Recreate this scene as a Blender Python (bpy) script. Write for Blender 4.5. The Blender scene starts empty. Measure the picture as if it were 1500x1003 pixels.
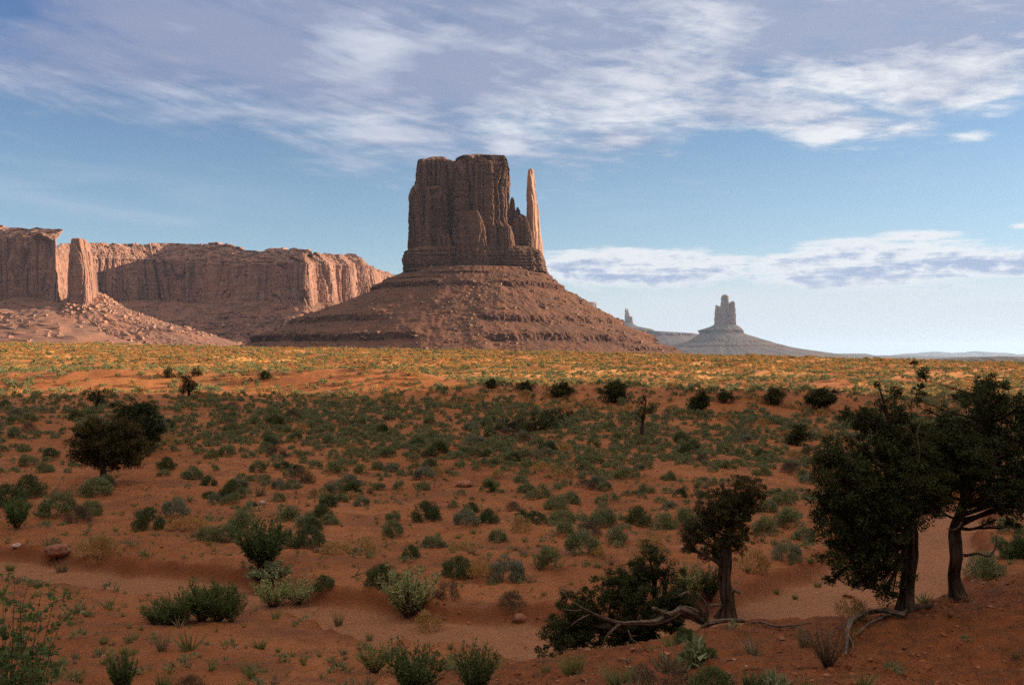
import bpy, math, random
import numpy as np
from mathutils import Vector, Matrix

random.seed(7)
RNG = np.random.default_rng(11)
scene = bpy.context.scene
C = scene.collection
rad = math.radians

# ------------------------------------------------------------------ camera
F = 1458.0            # focal length in photo pixels (1500 wide)
HZ = 521.0            # photo row of the horizon
cam_d = bpy.data.cameras.new("camera")
cam_d.sensor_width = 36.0
cam_d.lens = 36.0 * F / 1500.0
cam_d.shift_y = (HZ - 501.5) / 1500.0
cam_d.clip_start = 0.2
cam_d.clip_end = 200000.0
cam = bpy.data.objects.new("camera", cam_d)
cam.location = (0, 0, 0)
cam.rotation_euler = (rad(90), 0, 0)
C.objects.link(cam)
scene.camera = cam

# ------------------------------------------------------------------ light
SUN_AZ = 78.0         # clockwise from the view direction (+Y)
SUN_EL = 16.0
SUN_STRENGTH = 5.0
SKY_STRENGTH = 0.05
EXPOSURE = 1.4
sd = Vector((math.sin(rad(SUN_AZ)) * math.cos(rad(SUN_EL)),
             math.cos(rad(SUN_AZ)) * math.cos(rad(SUN_EL)), math.sin(rad(SUN_EL))))
sun_d = bpy.data.lights.new("sun", 'SUN')
sun_d.energy = SUN_STRENGTH
sun_d.angle = rad(0.5)
sun_d.color = (1.0, 0.82, 0.60)
sun = bpy.data.objects.new("sun", sun_d)
sun.rotation_euler = sd.to_track_quat('Z', 'Y').to_euler()
C.objects.link(sun)

scene.view_settings.view_transform = 'Standard'
scene.view_settings.look = 'None'
scene.view_settings.gamma = 1.0
scene.view_settings.use_curve_mapping = False
scene.view_settings.exposure = EXPOSURE
scene.cycles.use_denoising = False
try:
    scene.cycles.denoiser = 'OPENIMAGEDENOISE'
    scene.cycles.denoising_input_passes = 'RGB_ALBEDO_NORMAL'
except Exception:
    pass
scene.cycles.max_bounces = 5
scene.cycles.diffuse_bounces = 3
scene.cycles.transparent_max_bounces = 8
scene.cycles.volume_bounces = 0
scene.cycles.sample_clamp_indirect = 4.0


# ------------------------------------------------------------------ node helpers
class Sk:
    """a socket with arithmetic"""
    def __init__(self, nt, sock): self.nt, self.s = nt, sock
    def _m(self, op, *a):
        n = self.nt.nodes.new('ShaderNodeMath'); n.operation = op
        for k, v in enumerate((self,) + a):
            if isinstance(v, Sk): self.nt.links.new(v.s, n.inputs[k])
            else: n.inputs[k].default_value = v
        return Sk(self.nt, n.outputs[0])
    def __add__(self, o): return self._m('ADD', o)
    def __radd__(self, o): return self._m('ADD', o)
    def __sub__(self, o): return self._m('SUBTRACT', o)
    def __rsub__(self, o): return (self * -1.0) + o
    def __mul__(self, o): return self._m('MULTIPLY', o)
    def __rmul__(self, o): return self._m('MULTIPLY', o)
    def __truediv__(self, o): return self._m('DIVIDE', o)
    def pow(self, o): return self._m('POWER', o)
    def max(self, o): return self._m('MAXIMUM', o)
    def min(self, o): return self._m('MINIMUM', o)
    def abs(self): return self._m('ABSOLUTE')
    def clamp(self): return self.max(0.0).min(1.0)
    def ss(self, a, b):
        n = self.nt.nodes.new('ShaderNodeMapRange'); n.interpolation_type = 'SMOOTHSTEP'
        self.nt.links.new(self.s, n.inputs[0])
        n.inputs[1].default_value, n.inputs[2].default_value = (a, b) if a < b else (b, a)
        n.inputs[3].default_value, n.inputs[4].default_value = (0.0, 1.0) if a < b else (1.0, 0.0)
        return Sk(self.nt, n.outputs[0])


def comb(nt, x, y, z):
    n = nt.nodes.new('ShaderNodeCombineXYZ')
    for k, v in enumerate((x, y, z)):
        if isinstance(v, Sk): nt.links.new(v.s, n.inputs[k])
        else: n.inputs[k].default_value = v
    return Sk(nt, n.outputs[0])


def sep(nt, v):
    n = nt.nodes.new('ShaderNodeSeparateXYZ'); nt.links.new(v.s, n.inputs[0])
    return [Sk(nt, n.outputs[k]) for k in range(3)]


def noise(nt, v, scale, detail=4.0, rough=0.55, dist=0.0):
    n = nt.nodes.new('ShaderNodeTexNoise')
    nt.links.new(v.s, n.inputs['Vector'])
    n.inputs['Scale'].default_value = scale
    n.inputs['Detail'].default_value = detail
    n.inputs['Roughness'].default_value = rough
    n.inputs['Distortion'].default_value = dist
    return Sk(nt, n.outputs[0])


def mixc(nt, f, a, b, mode='MIX'):
    n = nt.nodes.new('ShaderNodeMix'); n.data_type = 'RGBA'; n.blend_type = mode
    if isinstance(f, Sk): nt.links.new(f.s, n.inputs[0])
    else: n.inputs[0].default_value = f
    for k, v in ((6, a), (7, b)):
        if isinstance(v, Sk): nt.links.new(v.s, n.inputs[k])
        else: n.inputs[k].default_value = (v[0], v[1], v[2], 1.0)
    return Sk(nt, n.outputs[2])


def vscale(nt, v, sx, sy, sz):
    n = nt.nodes.new('ShaderNodeVectorMath'); n.operation = 'MULTIPLY'
    nt.links.new(v.s, n.inputs[0]); n.inputs[1].default_value = (sx, sy, sz)
    return Sk(nt, n.outputs[0])


# ------------------------------------------------------------------ sky
world = bpy.data.worlds.new("World")
scene.world = world
world.use_nodes = True
wt = world.node_tree
for n in list(wt.nodes): wt.nodes.remove(n)
out = wt.nodes.new('ShaderNodeOutputWorld')
bg = wt.nodes.new('ShaderNodeBackground')
bg.inputs[1].default_value = SKY_STRENGTH
wt.links.new(bg.outputs[0], out.inputs[0])
sky = wt.nodes.new('ShaderNodeTexSky')
sky.sky_type = 'NISHITA'
sky.sun_disc = False
sky.sun_elevation = rad(SUN_EL)
sky.sun_rotation = rad(SUN_AZ)
sky.altitude = 1700.0
sky.air_density = 1.0
sky.dust_density = 0.6
sky.ozone_density = 1.4
tc = wt.nodes.new('ShaderNodeTexCoord')
D = Sk(wt, tc.outputs['Generated'])
dx, dy, dz = sep(wt, D)
az = dx._m('ARCTAN2', dy) * (180 / math.pi)
el = dz._m('ARCSINE') * (180 / math.pi)
zz = dz.max(0.0) + 0.07
PX, PY = dx / zz, dy / zz
P = comb(wt, PX, PY, 0.0)


def blob(ca, ce, ra, re):
    a = (az - ca) / ra; e = (el - ce) / re
    return (a * a + e * e)._m('SQRT').ss(1.0, 0.0)


def pblob(px, row, rx, ry):
    """a soft patch of sky, given by its compass bearing and height (from photo pixels)"""
    ca = math.degrees(math.atan((px - 750) / F)); q = F / math.cos(rad(ca))
    return blob(ca, math.degrees(math.atan((HZ - row) / q)), math.degrees(rx / q) * math.cos(rad(ca)), math.degrees(ry / q))


K = 1.0 / (SKY_STRENGTH * 2 ** EXPOSURE)          # picture value -> sky radiance
V3 = lambda *c: tuple(v * K for v in c)
c = mixc(wt, 1.0, Sk(wt, sky.outputs[0]), (0.90, 0.97, 1.02), 'MULTIPLY')
right = az.ss(-25.0, 22.0)
AE = comb(wt, az, el, 0.0)
# deeper blue high on the left
c = mixc(wt, (el.ss(9.0, 20.0) * az.ss(5.0, -28.0)) * 0.55, c, V3(0.075, 0.165, 0.46))
# thin high veils
veil = noise(wt, vscale(wt, AE, 0.055, 0.34, 1.0), 1.0, 8.0, 0.62, 1.2)
veil2 = noise(wt, vscale(wt, AE, 0.10, 0.75, 1.0), 1.0, 8.0, 0.62, 0.9)
v1 = (pblob(120, 300, 420, 95) * veil.ss(0.40, 0.72)).max(pblob(1300, 255, 330, 45) * veil2.ss(0.46, 0.72) * 0.7).max(pblob(950, 300, 420, 60) * veil2.ss(0.48, 0.72) * 0.5).max(pblob(520, 240, 130, 26) * veil2.ss(0.42, 0.66))
c = mixc(wt, v1 * 0.50, c, V3(0.52, 0.60, 0.74))
# pale air toward the right horizon
hz = el.ss(7.0, 0.3) * (right * 0.85 + 0.12)
c = mixc(wt, hz, c, V3(0.71, 0.74, 0.80))
c = mixc(wt, right * el.ss(14.0, 4.0) * 0.35, c, V3(0.52, 0.66, 0.76))
# the big broken deck
wob = noise(wt, P, 0.6, 3.0, 0.5)
str1 = noise(wt, comb(wt, az * 0.075, (el + az * 0.27) * 0.42, 3.1), 1.0, 9.0, 0.60, 0.7)
str2 = noise(wt, comb(wt, az * 0.17, (el + az * 0.22) * 0.95, 7.7), 1.0, 9.0, 0.62, 0.5)
left = 1.0 - right
n1 = noise(wt, vscale(wt, P, 0.50, 1.0, 1.0), 1.05, 10.0, 0.60, 0.5)
n2 = noise(wt, vscale(wt, P, 0.75, 1.0, 1.0), 3.6, 10.0, 0.60, 0.35)
n3 = noise(wt, vscale(wt, P, 0.85, 1.0, 1.0), 9.5, 8.0, 0.62, 0.3)
edge = az * az * 0.0032 + 11.4 + (wob - 0.5) * 5.0
up = el - edge
gap = (pblob(0, 5, 90, 60)).max(pblob(1080, 205, 120, 36) * 0.8).max(pblob(1010, 60, 60, 60) * 0.35).max(pblob(1130, 100, 130, 45) * 0.3).max(pblob(1480, 190, 90, 20) * .5)
puffs = pblob(1430, 200, 80, 16).max(pblob(745, 212, 50, 22)).max(pblob(915, 205, 70, 22)).max(pblob(1230, 192, 150, 26)).max(pblob(560, 200, 90, 24) * .8).max(pblob(1400, 120, 190, 70) * .8).max(pblob(1150, 170, 160, 34) * .7).max(pblob(1320, 190, 130, 22) * .8)
body = up.ss(-4.0, 4.2)
dens = body * 1.05 + puffs * 0.75 + (n1 - 0.5) * 0.85 + (n2 - 0.5) * 0.95 + (n3 - 0.5) * (right * 1.1 + 0.2) + (str1 - 0.5) * (left * 1.3 + 0.35) + (str2 - 0.5) * 0.7 - gap * 0.75 - 0.28
dens = dens * up.ss(-4.6, -1.2).max(puffs.ss(0.0, 0.3))
cover = dens.ss(-0.06, 0.86)
lit = (pblob(530, 70, 110, 75) * .75).max(pblob(300, 150, 200, 40) * .6).max(pblob(520, 190, 200, 42) * .75).max(pblob(770, 180, 130, 50) * .9).max(pblob(930, 150, 190, 100) * .75)
lit = lit.max(pblob(1240, 130, 260, 75) * .85).max(pblob(1230, 195, 170, 34)).max(pblob(1430, 140, 160, 70) * .8).max(pblob(1040, 40, 90, 70) * .6).max(puffs).max(pblob(640, 40, 90, 40) * .35)
shade = (pblob(1230, 50, 330, 65) * .5).max(pblob(660, 110, 110, 50) * .5).max(pblob(300, 60, 250, 80) * .35).max(pblob(640, 185, 90, 20) * .3)
bright = (lit * 0.92 + (str1 - 0.5) * 1.5 * left + (str2 - 0.5) * 1.5 + (n2 - 0.5) * 1.4 + (n1 - 0.5) * 0.7 + (n3 - 0.5) * (right * 1.9 + 0.4) + (0.55 - dens) * 0.42 + 0.10 - shade * 0.6).clamp()
over = el.ss(24.0, 46.0)          # unseen bright cloud sheet overhead, added to lift the light on shaded ground
bright = bright * el.ss(34.0, 22.0)
deckc = mixc(wt, bright, mixc(wt, right, V3(0.305, 0.35, 0.52), V3(0.37, 0.42, 0.58)), mixc(wt, right, V3(0.62, 0.67, 0.79), V3(0.88, 0.89, 0.92)))
c = mixc(wt, cover * 0.94, c, deckc)
c = mixc(wt, over * 0.9, c, mixc(wt, n1.ss(0.35, 0.65), V3(1.05, 0.97, 0.92), V3(1.95, 1.75, 1.58)))
# low bank over the right horizon
ln = noise(wt, vscale(wt, AE, 0.20, 1.15, 1.0), 1.0, 10.0, 0.62, 0.5)
ln3 = noise(wt, vscale(wt, AE, 0.13, 2.6, 1.0), 1.0, 8.0, 0.6, 0.5)
ln2 = noise(wt, vscale(wt, AE, 0.7, 1.7, 1.0), 1.0, 8.0, 0.62, 0.2)
lb = pblob(1290, 388, 330, 58).max(pblob(930, 393, 270, 46)).max(pblob(1340, 346, 110, 16) * .7).max(pblob(1480, 385, 160, 34)).max(pblob(1500, 330, 40, 10) * .5)
ld = lb.ss(0.0, 0.75) * 0.70 + (ln - 0.5) * 1.3 + (ln2 - 0.5) * 0.8 + (ln3 - 0.5) * 0.9 - 0.05
ld = ld * lb.ss(0.0, 0.25)
lcov = ld.ss(0.0, 0.46)
elt = el * -0.16 + 0.92 + (ln2 - 0.5) * 0.8
lthick = (ld * 0.9 + elt - 0.36).ss(0.10, 0.62)
c = mixc(wt, lcov * 0.9, c, mixc(wt, lthick, V3(0.86, 0.87, 0.90), V3(0.37, 0.45, 0.66)))
c = mixc(wt, el.ss(4.7, 3.0) * az.ss(-4.0, 12.0) * 0.62, c, V3(0.73, 0.755, 0.815))
# faint bands just over the horizon
hb = noise(wt, vscale(wt, AE, 0.05, 1.3, 1.0), 1.0, 6.0, 0.6, 0.4)
c = mixc(wt, (hb.ss(0.5, 0.72) * el.ss(4.6, 3.0) * right) * 0.35, c, V3(0.60, 0.67, 0.82))
# dark cloud added behind the viewpoint, out of view, to dim the butte face
c = mixc(wt, (az.abs().ss(48.0, 95.0) * el.ss(48.0, 22.0)) * 0.93, c, V3(0.085, 0.095, 0.135))
wt.links.new(c.s, bg.inputs[0])


# ------------------------------------------------------------------ numpy noise
_perm = np.random.default_rng(3).permutation(256)
_perm = np.concatenate([_perm, _perm, _perm])
_g = np.random.default_rng(4).normal(size=(256, 3)); _g /= np.linalg.norm(_g, axis=1)[:, None]


def pn(x, y, z=0.0):
    x, y, z = np.broadcast_arrays(np.asarray(x, float), np.asarray(y, float), np.asarray(z, float))
    xi, yi, zi = np.floor(x), np.floor(y), np.floor(z)
    xf, yf, zf = x - xi, y - yi, z - zi
    xi = xi.astype(np.int64) & 255; yi = yi.astype(np.int64) & 255; zi = zi.astype(np.int64) & 255
    u, v, w = [t * t * t * (t * (t * 6 - 15) + 10) for t in (xf, yf, zf)]
    r = 0
    for a in (0, 1):
        for b in (0, 1):
            for cc in (0, 1):
                h = _perm[_perm[_perm[(xi + a) & 255] + ((yi + b) & 255)] + ((zi + cc) & 255)]
                g = _g[h]
                dd = g[..., 0] * (xf - a) + g[..., 1] * (yf - b) + g[..., 2] * (zf - cc)
                r = r + dd * (u if a else 1 - u) * (v if b else 1 - v) * (w if cc else 1 - w)
    return r * 1.6


def fbm(x, y, z=0.0, o=4, gain=0.5):
    s, a, f = 0.0, 1.0, 1.0
    for k in range(o):
        s = s + a * pn(x * f + 17.3 * k, y * f - 9.1 * k, np.asarray(z) * f + 3.7 * k)
        a *= gain; f *= 2.03
    return s


def ridged(x, y, z=0.0, o=3):
    s, a, f = 0.0, 1.0, 1.0
    for k in range(o):
        s = s + a * (1 - 2 * np.abs(pn(x * f + 11.3 * k, y * f + 5.1 * k, np.asarray(z) * f)))
        a *= 0.5; f *= 2.1
    return s


def sstep(a, b, x):
    t = np.clip((x - a) / (b - a), 0, 1)
    return t * t * (3 - 2 * t)


# ------------------------------------------------------------------ mesh helpers
def mesh(name, V, faces, mat, parent=None, smooth=False, attrs=None, loc=None, link=True):
    """faces: list of (n,k) int arrays"""
    V = np.asarray(V, np.float64)
    if loc is not None: V = V - np.asarray(loc)
    me = bpy.data.meshes.new(name)
    faces = [np.asarray(f, np.int32) for f in faces if len(f)]
    nl = sum(f.size for f in faces); npoly = sum(len(f) for f in faces)
    me.vertices.add(len(V)); me.vertices.foreach_set('co', V.astype(np.float32).ravel())
    me.loops.add(nl); me.loops.foreach_set('vertex_index', np.concatenate([f.ravel() for f in faces]))
    me.polygons.add(npoly)
    tot = np.concatenate([np.full(len(f), f.shape[1], np.int32) for f in faces])
    st = np.concatenate([[0], np.cumsum(tot)[:-1]]).astype(np.int32)
    me.polygons.foreach_set('loop_start', st)
    me.polygons.foreach_set('loop_total', tot)
    me.polygons.foreach_set('use_smooth', np.full(npoly, smooth, bool))
    for k, v in (attrs or {}).items():
        at = me.attributes.new(k, 'FLOAT', 'POINT'); at.data.foreach_set('value', np.asarray(v, np.float32).ravel())
    me.update(calc_edges=True)
    me.materials.append(mat)
    if not link: return me
    o = bpy.data.objects.new(name, me)
    if loc is not None: o.location = loc
    C.objects.link(o)
    if parent is not None: o.parent = parent
    return o


def grid_faces(n, m, wrap=False):
    """n columns by m rows, index = i*m + j"""
    i = np.arange(n if wrap else n - 1); j = np.arange(m - 1)
    I, J = np.meshgrid(i, j, indexing='ij'); I2 = (I + 1) % n
    return np.stack([I * m + J, I2 * m + J, I2 * m + J + 1, I * m + J + 1], -1).reshape(-1, 4)


def empty(name, label, cat, loc=(0, 0, 0), group=None):
    o = bpy.data.objects.new(name, None); C.objects.link(o)
    o.empty_display_size = 0.3
    o.location = loc
    return tag(o, label, cat, group)


def tag(o, label, cat, group=None):
    o['label'] = label; o['category'] = cat
    if group: o['group'] = group
    return o


def structure(o): o['kind'] = 'structure'; return o
def stuff(o): o['kind'] = 'stuff'; return o


def at(px, row, d):
    return np.array([(px - 750.0) / F * d, d, (HZ - row) / F * d])


# ------------------------------------------------------------------ materials
def new_mat(name):
    m = bpy.data.materials.new(name); m.use_nodes = True
    nt = m.node_tree
    b = nt.nodes['Principled BSDF']
    b.inputs['Roughness'].default_value = 0.95
    b.inputs['Specular IOR Level'].default_value = 0.12
    return m, nt, b


def pos(nt):
    g = nt.nodes.new('ShaderNodeNewGeometry')
    return Sk(nt, g.outputs['Position'])


def bump(nt, b, h, strength, dist):
    n = nt.nodes.new('ShaderNodeBump')
    n.inputs['Strength'].default_value = strength; n.inputs['Distance'].default_value = dist
    nt.links.new(h.s, n.inputs['Height']); nt.links.new(n.outputs[0], b.inputs['Normal'])


def attr(nt, name):
    n = nt.nodes.new('ShaderNodeAttribute'); n.attribute_name = name
    return Sk(nt, n.outputs['Fac'])


def rock_mat(name, base, dark, pale, s=1.0, strata=0.5, streak=0.6):
    m, nt, b = new_mat(name)
    p = pos(nt)
    big = noise(nt, p, 0.012 / s, 4, 0.6)
    st = noise(nt, vscale(nt, p, 1, 1, 0.07), 0.09 / s, 6, 0.65)
    stw = noise(nt, vscale(nt, p, 1, 1, 0.10), 0.028 / s, 5, 0.6)
    lay = noise(nt, vscale(nt, p, 0.04, 0.04, 1.0), 0.16 / s, 6, 0.7)
    fine = noise(nt, p, 0.55 / s, 5, 0.65)
    col = mixc(nt, big.ss(0.3, 0.7), base, pale)
    col = mixc(nt, (st.ss(0.50, 0.68) * streak).max(stw.ss(0.52, 0.66) * streak), col, dark)
    col = mixc(nt, lay.ss(0.52, 0.72) * strata, col, dark)
    col = mixc(nt, fine.ss(0.35, 0.7) * 0.35, col, dark)
    nt.links.new(col.s, b.inputs['Base Color'])
    bump(nt, b, fine * 0.6 + st * 0.5 + lay * 0.3, 0.8, 0.9 * s)
    return m


M = {}
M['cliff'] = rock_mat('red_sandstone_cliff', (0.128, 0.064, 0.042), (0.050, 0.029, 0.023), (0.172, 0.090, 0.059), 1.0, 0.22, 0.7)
M['thumb'] = rock_mat('sunlit_sandstone', (0.38, 0.215, 0.150), (0.19, 0.105, 0.075), (0.46, 0.275, 0.20), 0.7, 0.15, 0.4)  # lighter copy of the cliff rock, with the thumb's sunlight put into its colour
M['mesa'] = rock_mat('mesa_sandstone', (0.245, 0.122, 0.084), (0.095, 0.056, 0.046), (0.32, 0.168, 0.117), 1.6, 0.12, 0.8)
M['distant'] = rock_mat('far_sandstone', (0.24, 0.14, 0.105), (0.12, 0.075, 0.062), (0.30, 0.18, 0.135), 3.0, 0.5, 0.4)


def talus_mat(name, a, bcol, ccol, s=1.0):
    m, nt, b = new_mat(name)
    p = pos(nt)
    big = noise(nt, p, 0.02 / s, 5, 0.6)
    spk = noise(nt, p, 0.45 / s, 5, 0.75)
    rill = noise(nt, vscale(nt, p, 1, 1, 0.25), 0.06 / s, 5, 0.6)
    lay = noise(nt, vscale(nt, p, 0.05, 0.05, 1), 0.12 / s, 4, 0.6)
    col = mixc(nt, big.ss(0.35, 0.65), a, bcol)
    col = mixc(nt, spk.ss(0.54, 0.72) * 0.7, col, ccol)
    col = mixc(nt, rill.ss(0.55, 0.75) * 0.5, col, bcol)
    col = mixc(nt, lay.ss(0.58, 0.72) * 0.45, col, bcol)
    # worn steep ledges read darker and redder
    lg = attr(nt, 'ledge')
    col = mixc(nt, lg * 0.85, col, (0.088, 0.040, 0.027))
    nt.links.new(col.s, b.inputs['Base Color'])
    bump(nt, b, spk + rill * 0.6, 0.8, 1.1 * s)
    return m


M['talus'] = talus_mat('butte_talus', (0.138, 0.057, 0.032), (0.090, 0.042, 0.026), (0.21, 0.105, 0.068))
M['mesa_talus'] = talus_mat('mesa_talus', (0.225, 0.102, 0.064), (0.15, 0.076, 0.052), (0.33, 0.18, 0.125), 1.4)
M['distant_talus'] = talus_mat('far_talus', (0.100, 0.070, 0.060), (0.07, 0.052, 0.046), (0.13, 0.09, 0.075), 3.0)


def plain_mat(name, col, var=0.25, scale=3.0, bs=0.0, bd=0.02, stretch=(1, 1, 1)):
    m, nt, b = new_mat(name)
    t = nt.nodes.new('ShaderNodeTexCoord')
    p = vscale(nt, Sk(nt, t.outputs['Object']), *stretch)
    f = noise(nt, p, scale, 5, 0.65)
    lo = tuple(v * (1 - var) for v in col); hi = tuple(min(1, v * (1 + var)) for v in col)
    cc = mixc(nt, f.ss(0.3, 0.7), lo, hi)
    nt.links.new(cc.s, b.inputs['Base Color'])
    if bs: bump(nt, b, f, bs, bd)
    return m


M['boulder'] = plain_mat('talus_rock', (0.185, 0.100, 0.066), 0.35, 0.4)
M['mesa_boulder'] = plain_mat('mesa_rock', (0.27, 0.142, 0.095), 0.35, 0.3)
M['stone'] = plain_mat('red_stone', (0.25, 0.105, 0.06), 0.4, 3.0, 0.6, 0.05)
M['pale_stone'] = plain_mat('pale_stone', (0.36, 0.24, 0.19), 0.25, 5.0, 0.6, 0.03)
M['pebble'] = plain_mat('pebbles', (0.22, 0.085, 0.045), 0.5, 1.5)
M['clod'] = plain_mat('soil_clods', (0.185, 0.062, 0.024), 0.5, 1.5)
M['bark'] = plain_mat('juniper_bark', (0.055, 0.034, 0.022), 0.55, 9.0, 1.0, 0.05, (1, 1, 0.15))
M['deadwood'] = plain_mat('weathered_wood', (0.120, 0.080, 0.054), 0.5, 14.0, 1.0, 0.03, (1, 1, 0.4))
M['stem'] = plain_mat('bush_stems', (0.10, 0.065, 0.04), 0.4, 8.0)


def leaf_mat(name, col, var=0.45, tint=(1.25, 1.1, 0.7), trans=0.25):
    m, nt, b = new_mat(name)
    g = nt.nodes.new('ShaderNodeNewGeometry')
    r = Sk(nt, g.outputs['Random Per Island'])
    oi = nt.nodes.new('ShaderNodeObjectInfo')
    ro = Sk(nt, oi.outputs['Random'])
    p = Sk(nt, g.outputs['Position'])
    big = noise(nt, p, 0.35, 2, 0.5)
    lo = tuple(v * (1 - var) for v in col); hi = tuple(v * (1 + var) for v in col)
    cc = mixc(nt, r, lo, hi)
    t2 = tuple(min(1, v * t) for v, t in zip(col, tint))
    cc = mixc(nt, (ro * 0.55 + big.ss(0.35, 0.65) * 0.35), cc, t2)
    nt.links.new(cc.s, b.inputs['Base Color'])
    b.inputs['Roughness'].default_value = 0.7
    if trans > 0:
        tr = nt.nodes.new('ShaderNodeBsdfTranslucent'); nt.links.new(cc.s, tr.inputs[0])
        mx = nt.nodes.new('ShaderNodeMixShader'); mx.inputs[0].default_value = trans
        o = nt.nodes['Material Output']
        nt.links.new(b.outputs[0], mx.inputs[1]); nt.links.new(tr.outputs[0], mx.inputs[2])
        nt.links.new(mx.outputs[0], o.inputs[0])
    return m


M['sage_grey'] = leaf_mat('grey_sagebrush_leaves', (0.185, 0.190, 0.125), 0.4, (1.1, 1.0, 0.85))
M['sage_dark'] = leaf_mat('dark_sagebrush_leaves', (0.090, 0.108, 0.048), 0.45, (1.2, 1.1, 0.8), 0.12)
M['sage'] = leaf_mat('sagebrush_leaves', (0.172, 0.190, 0.094), 0.45, (1.25, 1.08, 0.85), 0.12)
M['dry'] = leaf_mat('dry_shrub_leaves', (0.37, 0.248, 0.098), 0.4, (1.1, 0.85, 0.7))
M['juniper'] = leaf_mat('juniper_foliage', (0.040, 0.050, 0.019), 0.6, (1.7, 1.25, 0.8), 0.15)
M['juniper_olive'] = leaf_mat('olive_juniper_foliage', (0.066, 0.060, 0.024), 0.5, (1.4, 1.1, 0.8), 0.15)
M['pale'] = leaf_mat('pale_bush_leaves', (0.27, 0.28, 0.12), 0.4, (1.15, 1.05, 0.7), 0.3)
M['green'] = leaf_mat('green_bush_leaves', (0.075, 0.100, 0.036), 0.45, (1.2, 1.1, 0.8), 0.3)
M['bright'] = leaf_mat('bright_bush_leaves', (0.085, 0.135, 0.045), 0.4, (1.15, 1.05, 0.8), 0.35)
M['grass'] = leaf_mat('grass_blades', (0.16, 0.165, 0.062), 0.45, (1.3, 1.1, 0.8), 0.3)
M['straw'] = leaf_mat('dry_grass_blades', (0.20, 0.155, 0.085), 0.4, (1.1, 0.9, 0.8), 0.3)
M['brown'] = leaf_mat('brown_brush', (0.115, 0.082, 0.052), 0.4, (1.2, 1.0, 0.8), 0.2)


def ground_mat():
    m, nt, b = new_mat('red_sand')
    p = pos(nt)
    wash, cov, strip = attr(nt, 'wash'), attr(nt, 'cover'), attr(nt, 'straw')
    big = noise(nt, p, 0.09, 5, 0.6)
    mid = noise(nt, p, 0.9, 6, 0.68)
    fine = noise(nt, p, 7.0, 5, 0.7)
    grit = noise(nt, p, 28.0, 3, 0.7)
    col = mixc(nt, big.ss(0.32, 0.68), (0.315, 0.103, 0.034), (0.430, 0.158, 0.058))
    col = mixc(nt, mid.ss(0.44, 0.70) * 0.65, col, (0.205, 0.066, 0.023))
    col = mixc(nt, fine.ss(0.50, 0.68) * 0.60, col, (0.20, 0.062, 0.020))
    # small litter and sprouts between the bushes
    lit = noise(nt, p, 1.7, 6, 0.75)
    col = mixc(nt, (lit.ss(0.56, 0.66) * cov) * 0.75, col, (0.150, 0.105, 0.042))
    crust = noise(nt, p, 0.33, 7, 0.72)
    col = mixc(nt, crust.ss(0.50, 0.60) * 0.6, col, (0.195, 0.076, 0.034))
    dots = noise(nt, p, 4.2, 3, 0.6)
    col = mixc(nt, dots.ss(0.63, 0.70) * (cov * 0.6 + 0.3), col, (0.085, 0.052, 0.022))
    straw = noise(nt, p, 0.06, 5, 0.7)
    col = mixc(nt, (straw.ss(0.42, 0.62) * strip) * 0.75, col, (0.58, 0.290, 0.092))
    col = mixc(nt, wash * 0.75, col, mixc(nt, fine.ss(0.3, 0.7), (0.315, 0.132, 0.060), (0.40, 0.185, 0.092)))
    bk = attr(nt, 'bank')
    col = mixc(nt, bk * 0.75, col, (0.190, 0.056, 0.020))
    hl = attr(nt, 'hill')
    grv = noise(nt, p, 3.2, 7, 0.8)
    col = mixc(nt, hl * 0.8, col, mixc(nt, grv.ss(0.42, 0.62), (0.265, 0.080, 0.026), (0.115, 0.045, 0.020)))
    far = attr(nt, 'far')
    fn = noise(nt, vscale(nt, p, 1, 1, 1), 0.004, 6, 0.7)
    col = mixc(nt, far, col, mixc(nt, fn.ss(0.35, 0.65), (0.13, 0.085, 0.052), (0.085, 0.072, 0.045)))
    nt.links.new(col.s, b.inputs['Base Color'])
    bump(nt, b, fine * 0.7 + grit * 0.35 + mid * 1.2, 1.0, 0.16)
    return m


M['ground'] = ground_mat()

# ------------------------------------------------------------------ terrain
_cols = np.array([0, 375, 750, 1125, 1500], float)
_dep = np.array([1, 4, 6, 8, 10, 12, 17, 22, 28, 40, 55, 75, 100, 125, 160, 220, 330, 420, 600, 900, 1400, 3000, 60000], float)
_tab = {
    0:    [-1.75, -1.85, -2.5, -3.3, -4.1, -4.85, -5.5, -6.0, -6.45, -6.75, -6.7, -5.0, -3.9, -2.95, -2.5, -1.0, 4.7, 1.0, -8, -20, -30, -40, -45],
    375:  [-1.75, -1.85, -2.5, -3.3, -4.1, -4.85, -5.5, -6.0, -6.50, -6.80, -6.8, -5.6, -4.2, -3.20, -2.7, -1.8, 3.0, -1.0, -10, -22, -30, -40, -45],
    750:  [-1.75, -1.85, -2.5, -3.3, -4.1, -4.85, -5.5, -6.0, -6.55, -6.80, -6.9, -6.2, -4.9, -3.70, -3.0, -2.3, 1.7, -2.0, -12, -25, -32, -40, -45],
    1125: [-1.75, -1.85, -2.5, -3.3, -4.1, -4.85, -5.6, -6.1, -6.60, -6.90, -7.0, -6.5, -5.5, -4.80, -3.9, -2.9, 0.0, -3.5, -12, -25, -34, -42, -50],
    1500: [-1.75, -1.85, -2.5, -3.3, -4.1, -4.85, -5.6, -6.1, -6.55, -6.60, -6.6, -6.3, -5.8, -5.30, -4.6, -4.0, -2.6, -5.5, -14, -26, -36, -46, -55],
}
_ld = np.linspace(0, math.log(60000), 700)
_u = np.linspace(0, 1500, 61)
_fine = np.zeros((61, 700))
_coarse = np.array([np.interp(_ld, np.log(_dep), _tab[int(k)]) for k in _cols])
for _j in range(700): _fine[:, _j] = np.interp(_u, _cols, _coarse[:, _j])
_kern = np.hanning(17); _kern /= _kern.sum()
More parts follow.
